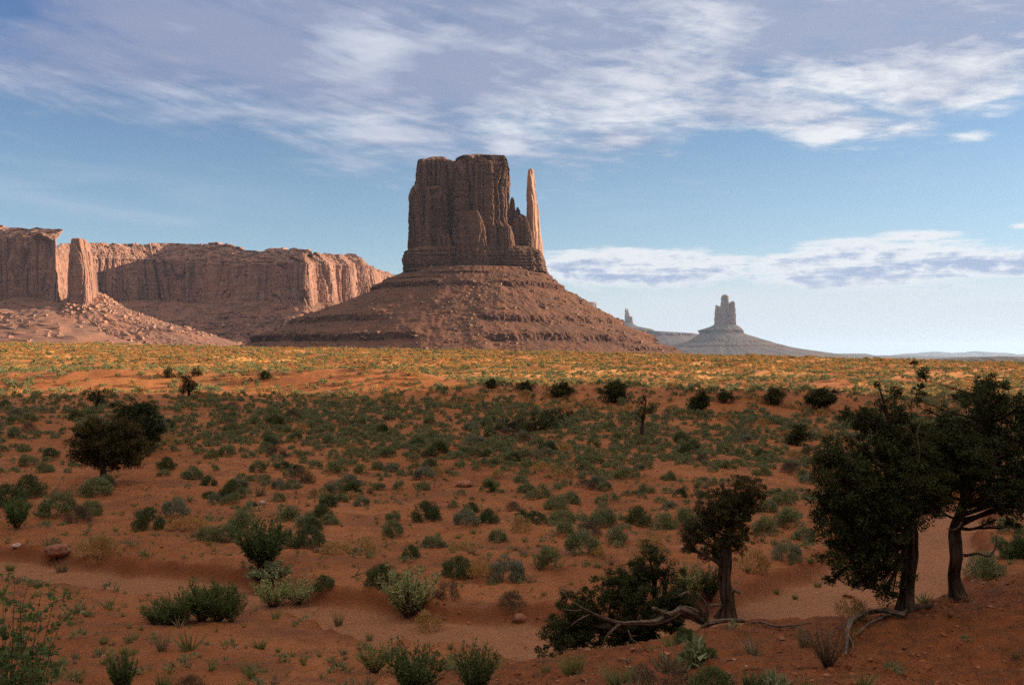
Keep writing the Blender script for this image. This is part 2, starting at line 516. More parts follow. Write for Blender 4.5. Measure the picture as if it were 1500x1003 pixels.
_pad = np.pad(_fine, ((0, 0), (8, 8)), 'edge')
_fine = np.array([np.convolve(r, _kern, 'valid') for r in _pad])
_kern2 = np.hanning(21); _kern2 /= _kern2.sum()
_pad = np.pad(_fine, ((10, 10), (0, 0)), 'edge')
_fine = np.array([np.convolve(_pad[:, j], _kern2, 'valid') for j in range(700)]).T


def base_z(x, y):
    r = np.hypot(x, y); a = np.clip(np.arctan2(x, y), -0.50, 0.50)
    u = np.clip((np.tan(a) * F + 750) / 1500 * 60, 0, 59.999)
    l = np.clip(np.log(np.maximum(r * np.cos(a), 1.0)) / math.log(60000) * 699, 0, 698.999)
    i, j = u.astype(int), l.astype(int); fu, fl = u - i, l - j
    return (_fine[i, j] * (1 - fu) * (1 - fl) + _fine[i + 1, j] * fu * (1 - fl)
            + _fine[i, j + 1] * (1 - fu) * fl + _fine[i + 1, j + 1] * fu * fl)


def hill_z(x, y):
    yc = np.interp(x, [-6, 0, 3, 6.1, 9.1, 14, 22], [16, 17, 17.4, 15.9, 17.9, 20, 24])
    h = -2.03 + 0.172 * x - 0.1856 * y
    t = (y - yc) * 2.5
    return h - 0.62 * np.logaddexp(0, t) / 2.5


def _smax(a, b, k=0.18):
    return k * np.logaddexp(a / k, b / k)


def ray_ground(px, row, zf, lo=5.0, hi=900.0, n=700):
    px = np.atleast_1d(np.asarray(px, float)); row = np.atleast_1d(np.asarray(row, float))
    ds = np.exp(np.linspace(math.log(lo), math.log(hi), n))
    X = (px[:, None] - 750) / F * ds; Y = np.broadcast_to(ds, X.shape); Z = (HZ - row[:, None]) / F * ds
    hit = zf(X, Y) >= Z
    k = np.argmax(hit, 1); ok = hit.any(1) & (k > 0)
    k = np.maximum(k, 1)
    d0, d1 = ds[k - 1], ds[k]
    for _ in range(3):
        dm = (d0 + d1) / 2
        h = zf((px - 750) / F * dm, dm) >= (HZ - row) / F * dm
        d1 = np.where(h, dm, d1); d0 = np.where(h, d0, dm)
    d = (d0 + d1) / 2
    x = (px - 750) / F * d
    return x, d, zf(x, d), ok


_wp = [(-160, 792), (0, 815), (150, 830), (300, 850), (430, 872), (560, 884), (700, 905), (840, 918), (1000, 898), (1150, 880),
       (1250, 856), (1320, 812), (1362, 775), (1385, 742), (1420, 722)]
_wx, _wy, _, _ = ray_ground([p[0] for p in _wp], [p[1] for p in _wp], base_z)
_ww = np.array([1.7, 1.8, 1.9, 1.9, 1.5, 1.5, 2.3, 2.3, 1.9, 2.2, 2.3, 2.0, 1.7, 1.4, 1.2])


def wash_d(x, y):
    """distance to the dry wash in units of its half width"""
    best = np.full(np.shape(x), 9.0)
    near = (np.hypot(x, y) < 75)
    if not near.any(): return best
    xx, yy = x[near], y[near]
    b = np.full(xx.shape, 9.0)
    wob = fbm(xx * 0.35, yy * 0.35, 2.2, 3) * 0.55
    for k in range(len(_wx) - 1):
        ax, ay, bx, by = _wx[k], _wy[k], _wx[k + 1], _wy[k + 1]
        L2 = (bx - ax) ** 2 + (by - ay) ** 2
        t = np.clip(((xx - ax) * (bx - ax) + (yy - ay) * (by - ay)) / L2, 0, 1)
        w = _ww[k] * (1 - t) + _ww[k + 1] * t
        d = (np.hypot(xx - ax - t * (bx - ax), yy - ay - t * (by - ay)) + wob) / w
        b = np.minimum(b, d)
    best[near] = b
    return best


# hummocks whose crests show in the photo: (px, row, half width m, half depth m, height m)
_hm = [(150, 562, 20, 6, 1.7), (330, 558, 16, 6, 1.2), (615, 572, 16, 6, 1.7), (470, 566, 12, 5, 0.9), (930, 586, 8, 5, 1.3), (1080, 596, 13, 5, 1.3), (760, 585, 9, 5, .9), (1230, 596, 10, 5, 1.0),
       (250, 528, 16, 8, 1.5), (800, 545, 14, 7, 1.2), (1235, 566, 9, 6, 1.0), (1010, 545, 16, 8, 1.1), (60, 536, 14, 8, 1.0), (420, 528, 18, 9, 1.0), (560, 535, 12, 6, 1.0), (680, 528, 16, 8, .9), (1120, 540, 14, 7, 1.0), (1380, 552, 14, 7, 1.1)]
_hx, _hy, _, _ = ray_ground([h[0] for h in _hm], [h[1] for h in _hm], base_z)


def terrain(x, y, want=False):
    x = np.asarray(x, float); y = np.asarray(y, float)
    r = np.hypot(x, y)
    z = base_z(x, y)
    for h, hx, hy in zip(_hm, _hx, _hy):
        z = z + h[4] * np.exp(-(((x - hx) / h[2]) ** 2 + ((y - hy) / h[3]) ** 2))
    amp = np.interp(r, [10, 30, 60, 120, 200, 330, 500, 1500, 6000], [0.05, 0.14, 0.22, 0.42, 0.6, 0.45, 0.9, 1.5, 8.0])
    z = z + fbm(x / 17.0, y / 11.0, 0.3, 3) * amp
    gul = np.interp(r, [90, 130, 200, 300, 380], [0, 0.5, 1.0, 0.8, 0])
    z = z - gul * np.maximum(0, ridged(x / 30.0, y / 22.0, 5.0, 2) - 0.75) * 1.7
    mid = r < 160
    if mid.any():
        xm, ym = x[mid], y[mid]
        a = np.interp(r[mid], [3, 40, 90, 160], [1, 1, 0.6, 0])
        z[mid] += a * (fbm(xm / 3.1, ym / 2.6, 1.1, 6, 0.60) * 0.16 - np.maximum(0, ridged(xm / 4.5, ym / 3.2, 2.7, 3) - 0.9) * 0.10)
    near = r < 60
    hm = np.zeros(x.shape); wm = np.full(x.shape, 9.0)
    if near.any():
        xn, yn = x[near], y[near]
        w = wash_d(xn, yn)
        cut = sstep(1.32, 0.92, w)
        zn = z[near]
        zn = zn - cut * 0.58 - 0.10 * sstep(2.6, 1.3, w) * (1 - cut)
        zn = zn - cut * fbm(xn / 3.1, yn / 2.6, 1.1, 4, 0.55) * 0.06
        # crumbled bank face
        zn = zn + np.exp(-((w - 1.25) / 0.18) ** 2) * fbm(xn * 1.7, yn * 1.7, 4.0, 3) * 0.10
        hl = hill_z(xn, yn)
        hl = hl + fbm(xn / 1.3, yn / 1.3, 7.0, 6, 0.68) * 0.10 + np.maximum(0, ridged(xn / 1.1, yn / 0.8, 3.0, 3) - 0.8) * 0.05
        # hollow washed out of the slope at the right
        hl = hl - 0.55 * np.exp(-(((xn - 5.6) / 1.5) ** 2 + ((yn - 10.6) / 2.3) ** 2))
        zz_ = _smax(zn, hl)
        z[near] = zz_
        hm[near] = sstep(-0.1, 0.3, hl - zn)
        wm[near] = w
    if want: return z, wm, hm
    return z


def gz(x, y): return float(terrain(np.array([x]), np.array([y]))[0])


def ground_at(px, row, lo=6.0): return ray_ground(px, row, terrain, lo=lo)


def build_ground():
    a_in = np.radians(np.arange(-33, 33.001, 0.085))
    a_out = np.radians(np.concatenate([np.arange(-180, -60, 6.0), np.arange(-60, -33, 0.9)]))
    a_out2 = np.radians(np.concatenate([np.arange(33.9, 60, 0.9), np.arange(60, 179, 6.0)]))
    A = np.concatenate([a_out, a_in, a_out2])
    r1 = np.exp(np.arange(math.log(2.5), math.log(420), 0.0062))
    r2 = np.exp(np.arange(math.log(420), math.log(42000), 0.024))[1:]
    R = np.concatenate([r1, r2, [42000.0]])
    AA, RR = np.meshgrid(A, R, indexing='ij')
    x, y = np.sin(AA) * RR, np.cos(AA) * RR
    z, w, hm = terrain(x.ravel(), y.ravel(), True)
    n, m = len(A), len(R)
    V = np.stack([x.ravel(), y.ravel(), z], -1)
    Fq = grid_faces(n, m, wrap=True)[:, ::-1]
    ctr = len(V)
    V = np.vstack([V, [[0, 0, -1.8]]])
    i = np.arange(n)
    Ft = np.stack([np.full(n, ctr), ((i + 1) % n) * m, i * m], -1)
    r = RR.ravel()
    cov = np.interp(r, [8, 25, 60, 120, 400], [0.35, 0.5, 0.8, 1.0, 1.0]) * (1 - hm) * sstep(0.9, 1.5, w)
    wash = sstep(1.25, 0.85, w) * (1 - hm)
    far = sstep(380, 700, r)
    ex = lambda q: np.append(q, 0.0)
    g = mesh('ground', V, [Fq, Ft], M['ground'], smooth=True, attrs={'wash': ex(wash), 'cover': ex(cov), 'far': ex(far), 'bank': ex(np.exp(-((w - 1.14) / 0.20) ** 2) * (1 - hm)), 'hill': ex(hm * sstep(30, 20, r)), 'straw': ex(np.interp(r, [110, 170, 400], [0, 1, 1]))})
    structure(g)


build_ground()


# ------------------------------------------------------------------ rock towers, mesas, talus
def loft(levels, plan_n, nang, disp, sup=3.0, ang0=0.0, top=True):
    """levels: array of (z, cx, cy, a, b) from the bottom up; returns V, F. disp(theta, x, y, z, nx, ny) -> outward shift"""
    L = np.asarray(levels, float)
    m = len(L)
    th = np.linspace(0, 2 * math.pi, nang, endpoint=False) + ang0
    cth, sth = np.cos(th), np.sin(th)
    k = 1.0 / (np.abs(cth) ** sup + np.abs(sth) ** sup) ** (1 / sup)
    ux, uy = cth * k, sth * k
    X = L[None, :, 1] + ux[:, None] * L[None, :, 3]
    Y = L[None, :, 2] + uy[:, None] * L[None, :, 4]
    Z = np.broadcast_to(L[None, :, 0], X.shape)
    nx = np.broadcast_to(cth[:, None], X.shape); ny = np.broadcast_to(sth[:, None], X.shape)
    d = disp(X, Y, Z)
    X = X + nx * d; Y = Y + ny * d
    V = np.stack([X, Y, Z], -1).reshape(-1, 3)
    Fq = grid_faces(nang, m, wrap=True)
    faces = [Fq]
    if top:
        ctr = len(V)
        V = np.vstack([V, [[L[-1, 1], L[-1, 2], L[-1, 0] + 0.3]]])
        i = np.arange(nang)
        faces.append(np.stack([i * m + m - 1, ((i + 1) % nang) * m + m - 1, np.full(nang, ctr)], -1))
    return V, faces


def join(parts):
    Vs, quads, tris, o = [], [], [], 0
    for V, fs in parts:
        Vs.append(V)
        for f in fs:
            f = np.asarray(f) + o
            (quads if f.shape[1] == 4 else tris).append(f)
        o += len(V)
    fs = []
    if quads: fs.append(np.vstack(quads))
    if tris: fs.append(np.vstack(tris))
    return np.vstack(Vs), fs


def block(rows, d, dc, b, step=1.6, nang=160, sup=3.0, disp=None, bscale=None):
    """a rock block whose outline follows (row, left px, right px) at distance d; dc = depth shift of its centre"""
    R = sorted(rows, key=lambda r: -r[0])      # bottom first
    rr = np.array([r[0] for r in R][::-1], float); ll = np.array([r[1] for r in R][::-1], float); rt = np.array([r[2] for r in R][::-1], float)
    zb, zt = (HZ - rr[-1]) / F * d, (HZ - rr[0]) / F * d
    n = max(8, int((zt - zb) / step))
    zs = np.linspace(zb, zt, n)
    rows_ = HZ - zs / d * F
    l = np.interp(rows_, rr, ll); r = np.interp(rows_, rr, rt)
    a = (r - l) / 2 / F * d; cx = ((l + r) / 2 - 750) / F * d
    w0 = a.max()
    bb = b * (a / w0) ** 0.6 if bscale is None else np.interp(rows_, [q[0] for q in bscale], [q[1] for q in bscale])
    return loft(np.stack([zs, cx, np.full(n, d + dc), a, bb], -1), None, nang, disp, sup)


_rnd = np.random.default_rng(8).uniform(-1, 1, 4096)


def cliff_disp(s, amp, seed, ledge=0.35):
    """joint-bounded slabs: flat-faced columns of different depth that break off at different heights"""
    def slabs(u, Z, w, hgt, k):
        q = u / w
        c = np.floor(q).astype(np.int64)
        fr = q - c
        r1 = _rnd[(c * 7 + k * 131 + 40000) % 4096]; r2 = _rnd[(c * 13 + k * 57 + 41000) % 4096]
        lv = Z / hgt + r2 * 3.0
        zc = np.floor(lv).astype(np.int64)
        r3 = _rnd[(c * 31 + zc * 17 + k * 91 + 42000) % 4096]
        gap = -np.exp(-((np.minimum(fr, 1 - fr)) / 0.10) ** 2) * np.clip(r1 * 1.5 + 0.5, 0, 1)
        return r1 * 0.55 + r3 * 0.45 + (fr - 0.5) * r2 * 0.5, gap

    def f(X, Y, Z):
        wz = fbm(X / (30 * s), Y / (30 * s), Z / (70 * s) + seed, 3) * 5.0 * s
        u = X * 1.0 + Y * 0.83 + wz + fbm(X / (55 * s), Y / (55 * s), seed * 0.7, 2) * 26.0 * s + 1000.0
        s1, g1 = slabs(u, Z, 17 * s, 120 * s, int(seed))
        s2, g2 = slabs(u + 5.3 + wz * 0.4, Z, 6.5 * s, 48 * s, int(seed) + 3)
        s3, g3 = slabs(u + 2.1 + wz * 0.3, Z, 2.9 * s, 21 * s, int(seed) + 5)
        fine = fbm(X / (5 * s), Y / (5 * s), Z / (9 * s) + seed, 4, 0.6) * 0.16
        lay = pn(X * 0.01, Z / (3.1 * s), seed + 1) * ledge * 0.5 + np.sign(pn(X * 0.004, Z / (7.0 * s), seed + 5)) * ledge * 0.4
        big = -np.maximum(0, ridged((X + wz) / (40 * s), (Y - wz) / (40 * s), Z / (400 * s) + seed, 1) - 0.7) * 2.2
        return amp * (s1 * 0.55 + s2 * 0.30 + s3 * 0.12 + g1 * 1.15 + g2 * 0.5 + g3 * 0.15 + fine + lay + big)
    return f


def rocks(pts, sizes, seed=0, flat=0.7):
    """many small angular stones: jittered 8-vertex blocks"""
    rg = np.random.default_rng(int(seed))
    n = len(pts)
    cube = np.array([[-1, -1, -1], [1, -1, -1], [1, 1, -1], [-1, 1, -1], [-1, -1, 1], [1, -1, 1], [1, 1, 1], [-1, 1, 1]], float) * 0.5
    fq = np.array([[0, 3, 2, 1], [4, 5, 6, 7], [0, 1, 5, 4], [1, 2, 6, 5], [2, 3, 7, 6], [3, 0, 4, 7]])
    V = cube[None] * (1 + rg.uniform(-0.45, 0.35, (n, 8, 3)))
    V *= np.stack([rg.uniform(0.7, 1.3, n), rg.uniform(0.7, 1.3, n), rg.uniform(0.6, 1.0, n) * flat], -1)[:, None]
    a, bb = rg.uniform(0, 6.28, n), rg.uniform(-0.5, 0.5, n)
    ca, sa = np.cos(a)[:, None], np.sin(a)[:, None]; cb, sb = np.cos(bb)[:, None], np.sin(bb)[:, None]
    x, y, z = V[..., 0], V[..., 1], V[..., 2]
    y, z = y * cb - z * sb, y * sb + z * cb
    x, y = x * ca - y * sa, x * sa + y * ca
    V = np.stack([x, y, z], -1) * np.asarray(sizes)[:, None, None] + np.asarray(pts)[:, None]
    Fq = (fq[None] + (np.arange(n) * 8)[:, None, None]).reshape(-1, 4)
    return V.reshape(-1, 3), [Fq]


def talus_cone(sil, d, dc, bfun, ledges, nang=900, nlev=150, noise_amp=2.2, seed=0, s=1.0):
    """sil: (row, left, right) from the top down; ledges: rows where a hard bed makes a small cliff"""
    S = np.array(sil, float)
    rows = np.linspace(S[0, 0], S[-1, 0], nlev)
    l = np.interp(rows, S[:, 0], S[:, 1]); r = np.interp(rows, S[:, 0], S[:, 2])
    a = (r - l) / 2 / F * d; cx = ((l + r) / 2 - 750) / F * d
    z = (HZ - rows) / F * d
    b = bfun(rows)
    th = np.linspace(0, 2 * math.pi, nang, endpoint=False)
    cth, sth = np.cos(th)[:, None], np.sin(th)[:, None]
    # beds: push the profile so that it is steep at each ledge, more in some directions than others
    shift = np.zeros((nang, nlev)); ledge = np.zeros((nang, nlev))
    for k, (lr, ht, amt) in enumerate(ledges):
        lrv = lr + fbm(np.cos(th) * 4, np.sin(th) * 4, seed + k * 7.7, 4)[:, None] * ht * 0.35
        on = sstep(-0.45, 0.15, fbm(np.cos(th) * 2.6, np.sin(th) * 2.6, seed + 3 + k * 5.1, 3)[:, None] + amt - 0.5)
        t = (rows[None] - lrv) / ht
        # above the ledge: bench pushed out, below: pulled in
        up = np.exp(-np.maximum(0, -t) / 1.7) * (t < 0) * 0.9
        dn = np.exp(-np.maximum(0, t - 1) / 2.2) * (t >= 1) * -0.55
        midd = (t >= 0) & (t < 1)
        prof = up + dn + np.where(midd, 0.9 - 1.45 * np.clip(t, 0, 1), 0)
        shift += (prof - 0.15) * on * ht / F * d * 0.95
        ledge = np.maximum(ledge, on * np.exp(-((t - 0.5) / 0.75) ** 4))
    X = cx + cth * (a + shift); Y = d + dc + sth * (b + shift)
    Z = np.broadcast_to(z, X.shape).copy()
    fl = fbm(np.cos(th)[:, None] * 9 + 0 * rows, np.sin(th)[:, None] * 9, rows[None] / 130 + seed, 4)
    n = fbm(X / (14 * s), Y / (14 * s), Z / (14 * s) + seed, 5, 0.6) * noise_amp + fl * 2.6 * s * sstep(S[0, 0], S[0, 0] + 30, rows)[None]
    flu = -np.maximum(0, ridged(X / (9 * s), Y / (9 * s), seed + 2.0, 2) - 0.5) * 3.0 * s * ledge
    X += cth * (n + flu); Y += sth * (n + flu)
    V = np.stack([X, Y, Z], -1).reshape(-1, 3)
    return V, [grid_faces(nang, nlev, wrap=True)[:, ::-1]], ledge.ravel(), (X, Y, Z)


def strew(X, Y, Z, n, smin, smax, seed, front=True, power=2.6, wfun=None):
    rg = np.random.default_rng(int(seed))
    i = rg.integers(0, X.shape[0], n * 3); j = rg.integers(0, X.shape[1], n * 3)
    p = np.stack([X[i, j], Y[i, j], Z[i, j]], -1)
    keep = np.ones(len(p), bool)
    if front: keep &= (Y[i, j] < np.median(Y) + 40)
    cl = fbm(p[:, 0] / 45, p[:, 1] / 45, p[:, 2] / 45 + seed, 3)
    keep &= rg.uniform(0, 1, len(p)) < np.clip(0.35 + cl, 0.05, 1)
    if wfun is not None: keep &= rg.uniform(0, 1, len(p)) < wfun(p)
    p = p[keep][:n]
    sz = smin + (smax - smin) * rg.uniform(0, 1, len(p)) ** power
    return rocks(p, sz, seed)


# ---- the great butte with its thumb
def build_butte():
    d = 1560.0
    root = empty('butte', 'huge mitten-shaped sandstone butte with a thin thumb spire, rising in the middle of the view', 'butte',
                 tuple(at(700, 512, d)))
    L = np.array(root.location)
    cd = lambda s, amp, seed, ledge=0.3: cliff_disp(s, amp, seed, ledge)
    P_ = []
    bk = lambda rows, dc, b, n, seed, amp=5.0, sc=1.0, sup=6, lay=0.08: P_.append(block(rows, d, dc, b, 1.1, n, sup, cd(sc, amp, seed, lay)))
    bk([(273.5, 613, 622), (277, 608.5, 630), (283, 604.5, 636), (292, 602.5, 640), (330, 602, 644), (372, 600.5, 646), (397, 600.5, 646)], -20, 30, 220, 1, 4, .9)
    bk([(239.5, 616, 667), (243, 614.5, 670), (248, 613, 672), (262, 612.5, 674), (275, 611, 675), (397, 608, 676)], 0, 44, 340, 2, 6.5)
    bk([(240, 640, 742), (397, 640, 748)], 18, 44, 200, 22, 4)
    bk([(280, 632, 648), (284, 627, 653), (300, 625, 655), (340, 624, 658), (397, 622, 662)], -40, 18, 160, 12, 4, .8)
    bk([(350, 648, 662), (358, 645, 665), (397, 642, 668)], -52, 14, 120, 13, 3, .7)
    bk([(233.2, 633, 651), (234.6, 629, 655), (236.5, 626, 656.5), (238, 622, 658), (240.6, 619, 662)], 0, 36, 160, 3, 1.6, .7, 4, 1.0)
    bk([(236.5, 677, 738), (240, 671, 741), (248, 669, 743.5), (256, 668, 746), (300, 667, 746), (330, 666, 747), (397, 662, 752)], -8, 54, 380, 4, 7.0)
    bk([(246, 700, 722), (252, 697, 725), (300, 696, 726), (397, 693, 730)], -52, 14, 140, 24, 4, .8)
    bk([(318, 676, 704), (326, 673, 708), (345, 672, 714), (397, 670, 720)], -62, 14, 150, 14, 4, .8)
    bk([(330, 722, 742), (338, 718, 750), (397, 715, 758)], -46, 20, 150, 15, 4, .8)
    bk([(230.6, 698, 711), (232, 692, 716), (234, 687, 721), (236.8, 680, 737)], -8, 42, 160, 5, 1.6, .7, 4, 1.0)
    bk([(291, 749, 751.5), (294.5, 747.5, 753.2), (304, 746.5, 754), (320, 744, 756), (397, 738, 762)], -10, 14, 90, 6, 2, .5, 5)
    bk([(305, 757.2, 759.2), (309, 755.5, 760.8), (316, 753.5, 762.5), (330, 750, 766), (397, 745, 776)], -8, 16, 100, 7, 2.4, .5, 5)
    bk([(316.5, 762, 767), (320, 757, 771), (326, 751, 775), (345, 748, 780), (397, 742, 788)], -14, 28, 160, 8, 3.4, .6, 5)
    V, fs = join(P_)
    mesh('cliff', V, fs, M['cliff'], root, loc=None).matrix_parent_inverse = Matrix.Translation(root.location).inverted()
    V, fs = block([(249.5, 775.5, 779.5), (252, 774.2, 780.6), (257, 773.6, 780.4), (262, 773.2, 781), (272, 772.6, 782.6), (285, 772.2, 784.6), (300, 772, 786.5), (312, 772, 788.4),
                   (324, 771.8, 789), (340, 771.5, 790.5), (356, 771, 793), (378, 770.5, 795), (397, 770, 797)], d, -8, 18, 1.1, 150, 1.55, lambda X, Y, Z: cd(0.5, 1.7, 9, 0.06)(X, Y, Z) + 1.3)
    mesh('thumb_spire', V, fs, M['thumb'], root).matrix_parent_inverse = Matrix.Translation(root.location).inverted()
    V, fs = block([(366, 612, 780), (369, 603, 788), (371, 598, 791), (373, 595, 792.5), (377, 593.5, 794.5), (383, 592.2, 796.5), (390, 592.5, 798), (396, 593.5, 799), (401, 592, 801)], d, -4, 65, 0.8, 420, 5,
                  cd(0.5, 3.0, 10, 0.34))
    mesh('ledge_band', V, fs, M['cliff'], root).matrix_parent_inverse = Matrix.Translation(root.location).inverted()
    sil = [(396, 596, 797), (399, 590, 801), (408, 571, 811), (418, 553, 822), (424, 541, 829), (428, 538, 838), (434, 527, 850), (450, 487, 871), (468, 440, 901), (473, 428, 911), (478, 421, 917),
           (490, 390, 950), (494, 377, 957), (502, 372, 967), (510, 350, 990), (517, 330, 1006), (545, 280, 1060)]
    bf = lambda rows: np.interp(rows, [396, 424, 475, 517, 545], [88, 140, 235, 315, 370])
    V, fs, lg, (X, Y, Z) = talus_cone(sil, d, 0, bf, [(420, 7, 0.95), (405, 3, 0.42), (412, 2.2, 0.35), (469, 8, 0.45), (493, 9, 0.80), (509, 5, 0.25)], 1100, 220, 2.3, 3.0)
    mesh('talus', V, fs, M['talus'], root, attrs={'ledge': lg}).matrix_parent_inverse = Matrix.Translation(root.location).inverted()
    V, fs = strew(X, Y, Z, 13000, 0.7, 5.5, 5, True, 4.2, lambda p: np.clip((150 - p[:, 2]) / 130, 0.12, 1))
    stuff(mesh('fallen_rock', V, fs, M['boulder'], root)).matrix_parent_inverse = Matrix.Translation(root.location).inverted()


build_butte()


# ---- long mesas from a wall line in plan
def wall_mesa(name, label, line, seed, s, amp, mats, n_rock, cat='mesa', ext=2.0, talus_run=1.0, origin=None, toprow_noise=1.0, strewf=None):
    """line: (px, depth, rim row, clifftop row, cliffbase row, toe row, bench run m, talus run m)"""
    A = np.array(line, float)
    x, y = (A[:, 0] - 750) / F * A[:, 1], A[:, 1]
    seg = np.hypot(np.diff(x), np.diff(y)); cum = np.concatenate([[0], np.cumsum(seg)])
    N = int(cum[-1] / ext)
    t = np.linspace(0, cum[-1], N)
    xs, ys = np.interp(t, cum, x), np.interp(t, cum, y)
    k = np.hanning(int(max(5, 26 / ext)) | 1); k /= k.sum(); h = len(k) // 2
    sm = lambda q: np.convolve(np.pad(q, (h, h), 'edge'), k, 'valid')
    xs2, ys2 = sm(xs), sm(ys)
    tx, ty = np.gradient(xs2), np.gradient(ys2)
    kk = np.hanning(int(max(9, 120 / ext)) | 1); kk /= kk.sum(); hh = len(kk) // 2
    smw = lambda q: np.convolve(np.pad(q, (hh, hh), 'edge'), kk, 'valid')
    tx, ty = smw(tx), smw(ty)
    ln = np.hypot(tx, ty); nx, ny = ty / ln, -tx / ln          # outward (to the right of travel)
    zr = lambda c: np.interp(t, cum, (HZ - A[:, c]) / F * A[:, 1])
    zrim, zct, zcb, ztoe = zr(2), zr(3), zr(4), zr(5)
    bench, run = np.interp(t, cum, A[:, 6]), np.interp(t, cum, A[:, 7])
    zrim = zrim + (fbm(t / (90 * s), 0 * t, seed + 1.5, 4, 0.6) * 4.5 + np.sign(pn(t / (60 * s), 0 * t, seed + 8)) * 1.5) * s * toprow_noise
    zcb = zcb + fbm(t / (140 * s), 0 * t, seed + 2.5, 3) * 12 * s
    nt_, nc, nb = 60, 90, 40
    lev = []
    vt = np.linspace(0, 1, nt_, endpoint=False); vc = np.linspace(0, 1, nc, endpoint=False); vb = np.linspace(0, 1, nb)
    # talus
    oT = (1 - vt)[None] * run[:, None]; prof = vt ** 1.12
    zT = ztoe[:, None] + (zcb - ztoe)[:, None] * prof[None]
    # cliff, leaning back slightly
    oC = -vc[None] * 10 * s * np.ones((N, 1)); zC = zcb[:, None] + (zct - zcb)[:, None] * vc[None]
    # bench of broken ledges
    stepb = vb + 0.0
    ph = fbm(t / (110 * s), 0 * t, seed + 4, 2)[:, None] * 0.06
    saw = (vb[None] * 5 + ph * 5) % 1.0
    vstep = np.clip((np.floor(vb[None] * 5 + ph * 5) + sstep(0.55, 1.0, saw)) / 5, 0, 1)
    oB = -10 * s - vb[None] * bench[:, None]
    zB = zct[:, None] + (zrim - zct)[:, None] * (0.25 * vb[None] + 0.75 * vstep)
    oTop = -10 * s - bench[:, None] - np.array([[4.0, 6.0, 8.0]]) * s
    zTop = zrim[:, None] + np.array([[0.5, 1.0, -3.0]]) + fbm(t / 30, 0 * t, seed + 6, 2)[:, None] * 1.5
    O = np.hstack([oT, oC, oB, oTop]); Z = np.hstack([zT, zC, zB, zTop])
    X = xs2[:, None] + nx[:, None] * O; Y = ys2[:, None] + ny[:, None] * O
    back = np.array([[10.0, 90.0, 300.0]])
    pxs = np.interp(t, cum, A[:, 0])
    back = back * np.where((pxs > 86) & (pxs < 114), 0.06, 1.0)[:, None]
    X[:, -3:] += np.where(pxs > 114, -0.2, -0.95)[:, None] * back; Y[:, -3:] += back
    Z[:, 0] = -60.0; O[:, 0] *= 1.6
    X[:, 0] = xs2 + nx * O[:, 0]; Y[:, 0] = ys2 + ny * O[:, 0]
    m = O.shape[1]
    kind = np.concatenate([np.zeros(nt_), np.ones(nc), np.full(nb, 2), np.full(3, 3)])
    disp = cliff_disp(s, amp, seed, 0.07)(X, Y, Z)
    tal = fbm(X / (22 * s), Y / (22 * s), Z / (22 * s) + seed, 6, 0.66) * 6.5 * s
    spur = fbm(t / (55 * s), 0 * t, seed + 12, 3)[:, None] * 22 * s * np.interp(np.arange(m), [0, nt_ * 0.5, nt_], [1, 0.8, 0.1])[None]
    ben = fbm(X / (20 * s), Y / (20 * s), Z / (9 * s) + seed, 4, 0.6) * 4.0 * s
    w = kind[None]
    fade = np.interp(np.arange(m), [0, nt_ - 6, nt_ + 2, nt_ + nc - 4, nt_ + nc + 4, m], [0, 0, 1, 1, 0, 0])[None]
    fb = np.interp(np.arange(m), [nt_ + nc - 6, nt_ + nc + 4, nt_ + nc + nb, m], [0, 1, 1, 0.5])[None]
    dsp = disp * fade + (tal + spur) * np.where(w == 0, 1, 0) * np.interp(np.arange(m), [0, nt_ - 6, nt_ + 1], [1, 1, 0])[None] + (ben + disp * 0.5) * fb
    X = X + nx[:, None] * dsp; Y = Y + ny[:, None] * dsp
    root = empty(name, label, cat, (float(xs2[N // 2]), float(ys2[N // 2]), float(ztoe[N // 2])))
    inv = Matrix.Translation(root.location).inverted()

    def part(nm, a, b, mat, at_=None):
        V = np.stack([X[:, a:b], Y[:, a:b], Z[:, a:b]], -1).reshape(-1, 3)
        o = mesh(nm, V, [grid_faces(N, b - a)], mat, root, attrs=at_)
        o.matrix_parent_inverse = inv
        return o
    part('talus', 0, nt_ + 2, mats[1], {'ledge': np.zeros(N * (nt_ + 2))})
    part('cliff', nt_ + 1, m, mats[0])
    if n_rock:
        Xt, Yt, Zt = X[:, 4:int(nt_ * 0.72)], Y[:, 4:int(nt_ * 0.72)], Z[:, 4:int(nt_ * 0.72)]
        V, fs = strew(Xt, Yt, Zt, n_rock, 1.2 * s, 6.5 * s, seed + 40, False, 3.4, strewf)
        o = stuff(mesh('fallen_rock', V, fs, mats[2], root)); o.matrix_parent_inverse = inv
    return root


